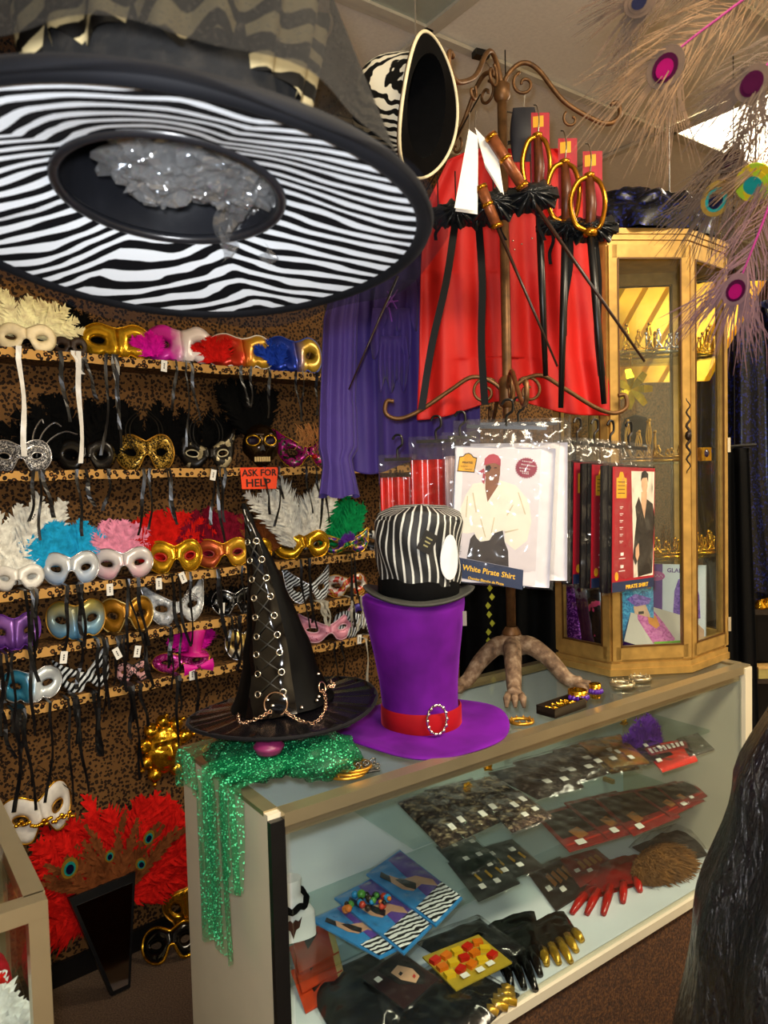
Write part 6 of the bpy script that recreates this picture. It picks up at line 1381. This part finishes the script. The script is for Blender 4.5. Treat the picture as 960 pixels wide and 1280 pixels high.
legs = [('purple_panel', pp_, [(.6, .02), (.98, .02), (.98, .70), (.45, .70)]), ('printed_figure', plain('print_skin2', 'c89a7a', .4), [(.18, .25), (.3, .2), (.4, .35), (.7, .42), (.9, .6), (.85, .7), (.62, .55), (.35, .55), (.22, .45)]), ('printed_dress', plain('print_black', '101014', .4), [(.3, .3), (.42, .34), (.55, .5), (.42, .56), (.32, .46)]), ('printed_hair', plain('print_black', '101014', .4), [(.12, .15), (.24, .1), (.28, .22), (.18, .3)]), ('zebra_stocking', zb, [(.04, .72), (.98, .70), (.99, .98), (.03, .98)])]
for i, (q, lb) in enumerate((([(458, 1095), (500, 1065), (578, 1125), (545, 1160)], 'zebra stocking pack with woman on blue card lying on top'), ([(418, 1125), (465, 1100), (540, 1160), (505, 1195)], 'zebra stocking pack beneath the blue carded one'), ([(388, 1152), (440, 1128), (505, 1185), (475, 1200)], 'zebra stocking pack nearest the necklace display'))):
    flat('stocking_pack', lb, 'packet', q, SB + .006 * (3 - i), pb, .005, [], [(n, m_, [(v, u) if False else (u, v) for u, v in poly]) for n, m_, poly in legs], tilt=.0)
t = thing('bead_cluster', 'cluster of coloured beads lying on the zebra stocking packs', 'beads', ontop(455, 1130, SB + .024)); cl_ = ['c8702a', '2a8ac0', '1a1a1a', '4a8a3a', 'b03a2a', '3a2a1a', '2a2018']
for k in range(26):
    c = V((random.uniform(-.04, .055), random.uniform(-.03, .03), random.uniform(0, .012))); r = random.uniform(.005, .010); MB().lathe([(r * math.sin(a), -r * math.cos(a)) for a in [math.pi * j / 6 for j in range(7)]], 10, c).build('bead', plain('bead%d' % (k % 7), cl_[k % 7], .2), t, True)
p = ontop(364, 1172, SB); t = thing('necklace_bust', 'white necklace display bust with black collar and bat pendant', 'display bust', p, CROT + R(-20))
def bust(u, v):
    a = 2 * math.pi * u; w_, dp, z = prof([(0, .052, .02, 0), (.35, .050, .024, .05), (.6, .034, .026, .075), (.72, .022, .020, .09), (1, .024, .02, .125)], v); return V((w_ * math.cos(a), dp * math.sin(a) - .0 + .02 * (1 - v) * 0, z))
b = MB().grid(bust, 28, 20, True); b.add([bust(k / 28, 1) for k in range(28)], [tuple(range(28))]); b.build('bust', plain('bust_white', 'd4d6d6', .6, 0, .03), t, True)
MB().tube([V((.034 * math.cos(a), .031 * math.sin(a), .080 + .006 * math.sin(a) - .004 * math.sin(7 * a))) for a in [2 * math.pi * k / 40 for k in range(40)]], .0065, 7, True).build('collar', black_cloth, t, True)
MB().plate([(-.018, .06), (-.012, .052), (-.005, .056), (0, .05), (.005, .056), (.012, .052), (.018, .06), (.013, .04), (.006, .036), (0, .018), (-.006, .036), (-.013, .04)], .003, -.033).build('bat_pendant', plain('rust_pendant', '3a1810', .4, .3), t)
# bottom deck
DZ = .406
for i, (q, lb) in enumerate((([(362, 1168), (408, 1146), (424, 1191), (374, 1218)], 'orange red card packet highest in the corner stack'), ([(362, 1202), (416, 1176), (428, 1214), (378, 1242)], 'orange red card packet in the middle of the corner stack'), ([(364, 1232), (424, 1206), (434, 1238), (382, 1268)], 'orange red card packet lowest in the corner stack'))):
    flat('orange_card', lb, 'card', q, DZ + .022 * (2 - i), plain('orange_red', 'c8401c', .4, 0, .15, 30), .004, [], [('cream_edge', plain('cream_edge', 'e0b870', .5), [(.86, .0), (1, 0), (1, 1), (.86, 1)]), ('dark_picture', plain('dark_print2', '2a120c', .4), [(.2, .3), (.5, .2), (.6, .5), (.3, .7)])], bag=False, puff=0, tilt=.03)
tg2 = tag(MB().box((0, 0, 0), (.045, .0012, .06)).build('price_card', paper), 'white price card leaning at the counter corner by orange cards', 'price card'); tg2.location = ontop(352, 1232, DZ) + V((0, 0, .03)); tg2.rotation_euler = (R(-15), 0, CROT)
for i, (q, lb, mt) in enumerate((([(380, 1230), (470, 1190), (540, 1262), (430, 1320)], 'flat black latex garment bag nearest the cream end panel', blkp), ([(455, 1262), (560, 1200), (650, 1245), (560, 1330)], 'black latex glove bag with gold glints at the front of the deck', blkp), ([(520, 1180), (600, 1150), (660, 1195), (590, 1225)], 'black wrapped bag behind the orange lip candies', blkp))):
    flat('black_bag', lb, 'bag', q, DZ, mt, .004, [], puff=.022)
flat('portrait_card', 'card with a dark haired woman portrait lying in the counter', 'card', [(452, 1222), (500, 1190), (548, 1225), (505, 1262)], DZ + .034, plain('dark_maroon_card', '2e1210', .35), .003, [(.12, .3)], [('printed_hair', dink, [(.3, .1), (.7, .05), (.95, .4), (.9, .75), (.7, .9), (.35, .6)]), ('printed_face', pskin, [(.45, .3), (.68, .25), (.82, .5), (.78, .72), (.6, .78), (.46, .55)]), ('printed_eye', dink, [(.52, .42), (.6, .4), (.6, .46), (.52, .48)]), ('printed_lips', crimson, [(.66, .64), (.74, .62), (.72, .68), (.66, .7)])])
t = flat('candy_tray', 'tray of red and yellow novelty candies with white stickers', 'tray', [(528, 1198), (598, 1170), (640, 1205), (570, 1240)], DZ + .03, plain('candy_yellow_card', 'a8902a', .4), .004, [(.25, .85), (.5, .88), (.7, .85)], bag=False)
cq = [ontop(*a, DZ + .036) - t.location for a in ((528, 1198), (598, 1170), (640, 1205), (570, 1240))]
cc_ = [plain('candy_red', 'b82014', .25), plain('candy_orange', 'd06a14', .25), plain('candy_yellow', 'd8b020', .25)]
for i in range(5):
    for j in range(3):
        u, v = .12 + .19 * i, .18 + .22 * j; c = cq[0].lerp(cq[1], u).lerp(cq[3].lerp(cq[2], u), v); MB().box(c, (.022, .016, .014), random.uniform(0, 1)).build('candy', cc_[(i + j) % 3], t)
# gloves
def glove(label, quad, z, mat, tipm=None, n=5, name='glove', h=.012):
    q = [ontop(x, y, z) for x, y in quad]; c = sum(q, V()) / 4; t = thing(name, label, 'gloves', c); q = [p - c for p in q]
    def uv(u, v): return q[0].lerp(q[1], u).lerp(q[3].lerp(q[2], u), v)
    up = V((0, 0, 1)); MB().grid(lambda u, v: uv(u, v * .62) + up * (.002 + h * math.sin(math.pi * u) ** .5 * (1 + .5 * noise.noise(V((u * 6, v * 6, quad[0][0]))))), 16, 14).grid(lambda u, v: uv(u, v * .62) + up * .001, 3, 3).build('cuff', mat, t, True)
    for k in range(n):
        u = .1 + .8 * k / (n - 1); L = .98 - .10 * abs(k - (n - 1) / 2) ; b = uv(u, .55); e = uv(.5 + (u - .5) * 1.15, L)
        MB().tube([b + up * h * .7, b.lerp(e, .5) + up * (h * .8), e + up * h * .5], [.012, .011, .007], 8).build('finger', tipm or mat, t, True)
glove('black gloves with shiny wrinkles at the front of the counter deck', [(600, 1165), (668, 1140), (690, 1225), (650, 1262)], DZ, blkp)
glove('gold fingered black gloves on the counter deck', [(655, 1165), (705, 1140), (738, 1190), (690, 1225)], DZ, blkp, plain('gold_glove', 'b89028', .25, .6, .3, 60, .5))
glove('gold tipped black gloves lying at the glass front', [(560, 1262), (600, 1238), (655, 1240), (640, 1275)], DZ, blkp, plain('gold_glove', 'b89028', .25, .6, .3, 60, .5))
glove('red satin gloves with shiny fingers on the counter deck', [(745, 1085), (800, 1070), (805, 1130), (700, 1165)], DZ, plain('dark_red_satin', '7a0c10', .2, 0, .3, 20, .4), plain('red_satin_f', 'a81410', .18, 0, .2, 20))
for i, (q, lb) in enumerate((([(658, 1090), (700, 1072), (742, 1110), (695, 1140)], 'dark carded packet with gold print beside the red gloves'), ([(700, 1075), (745, 1062), (772, 1085), (725, 1110)], 'dark red packet behind the red gloves on the deck'))):
    flat('card_packet', lb, 'packet', q, DZ + .005 * i, plain('dark_print', '140c0a', .4) if i == 0 else redp, .004, [(.15, .6), (.4, .75)], [('tan_print', plain('print_tan', 'b87a40', .4), [(.3 + .15 * k, .3), (.4 + .15 * k, .25), (.42 + .15 * k, .55), (.32 + .15 * k, .6)]) for k in range(4)])
p = ontop(826, 1090, DZ); t = thing('fur_piece', 'brown fur tail piece heaped at the far end of the deck', 'fur', p, CROT); m = MB()
fur = plain('brown_fur', '6a4418', .8, 0, .5, 30)
for k in range(1500):
    th, ph = random.uniform(0, 6.28), random.uniform(0, 1.5); d = V((math.cos(th) * math.cos(ph), math.sin(th) * math.cos(ph), math.sin(ph))); c = V((d.x * .10, d.y * .055, d.z * .06 + .005)); tip = c + V((d.x * .02 + .014, d.y * .012 - .008, d.z * .008 - .008)) + V((random.uniform(-1, 1), random.uniform(-1, 1), random.uniform(-1, 1))) * .007
    tip.z = max(.002, tip.z); m.strip([c, c.lerp(tip, .5) + d * .004, tip], [.004, .003, .0008], d.orthogonal().normalized())
m.build('fur_strands', fur, t)['kind'] = 'stuff'
MB().grid(lambda u, v: V((.10 * math.cos(6.283 * u) * math.cos(1.57 * v), .055 * math.sin(6.283 * u) * math.cos(1.57 * v), .062 * math.sin(1.57 * v) + .002)), 24, 10, True).build('pelt', fur, t, True)
flat('black_bag', 'black feathered bag behind the fur on the deck', 'bag', [(790, 1060), (860, 1035), (885, 1070), (830, 1085)], DZ, plain('black_fluff', '0c0b0a', .9, 0, .4, 60, .6), .004, puff=.03)
# dark goods standing on the floor behind the counter, seen under the packages
O = W(610, 760, 2.45); t = thing('black_gown', 'black gown with yellow trim hanging behind the counter under the packages', 'gown', O)
drape('cloth', black_cloth, t, lambda u, v: W(lerp(575, 720, u), lerp(560, 1000, v), 2.45 + .025 * math.sin(u * 22)) - O, 50, 24)
m = MB()
for k in range(8): q = W(612 + 3 * math.sin(k * 2), 735 + k * 11, 2.41) - O; m.plate([(q.x - .008, q.z), (q.x, q.z - .012), (q.x + .010, q.z), (q.x, q.z + .012)], .002, q.y)
m.build('yellow_trim', plain('yellow_green_trim', 'a8a81c', .4), t)
MB().tube([W(575, 560, 2.45) - O, W(720, 560, 2.45) - O], .006, 6).tube([W(640, 560, 2.45) - O, V((W(640, 560, 2.45).x, 2.45, CZ)) - O], .002, 4).build('hanger_wire', blackplastic, t)
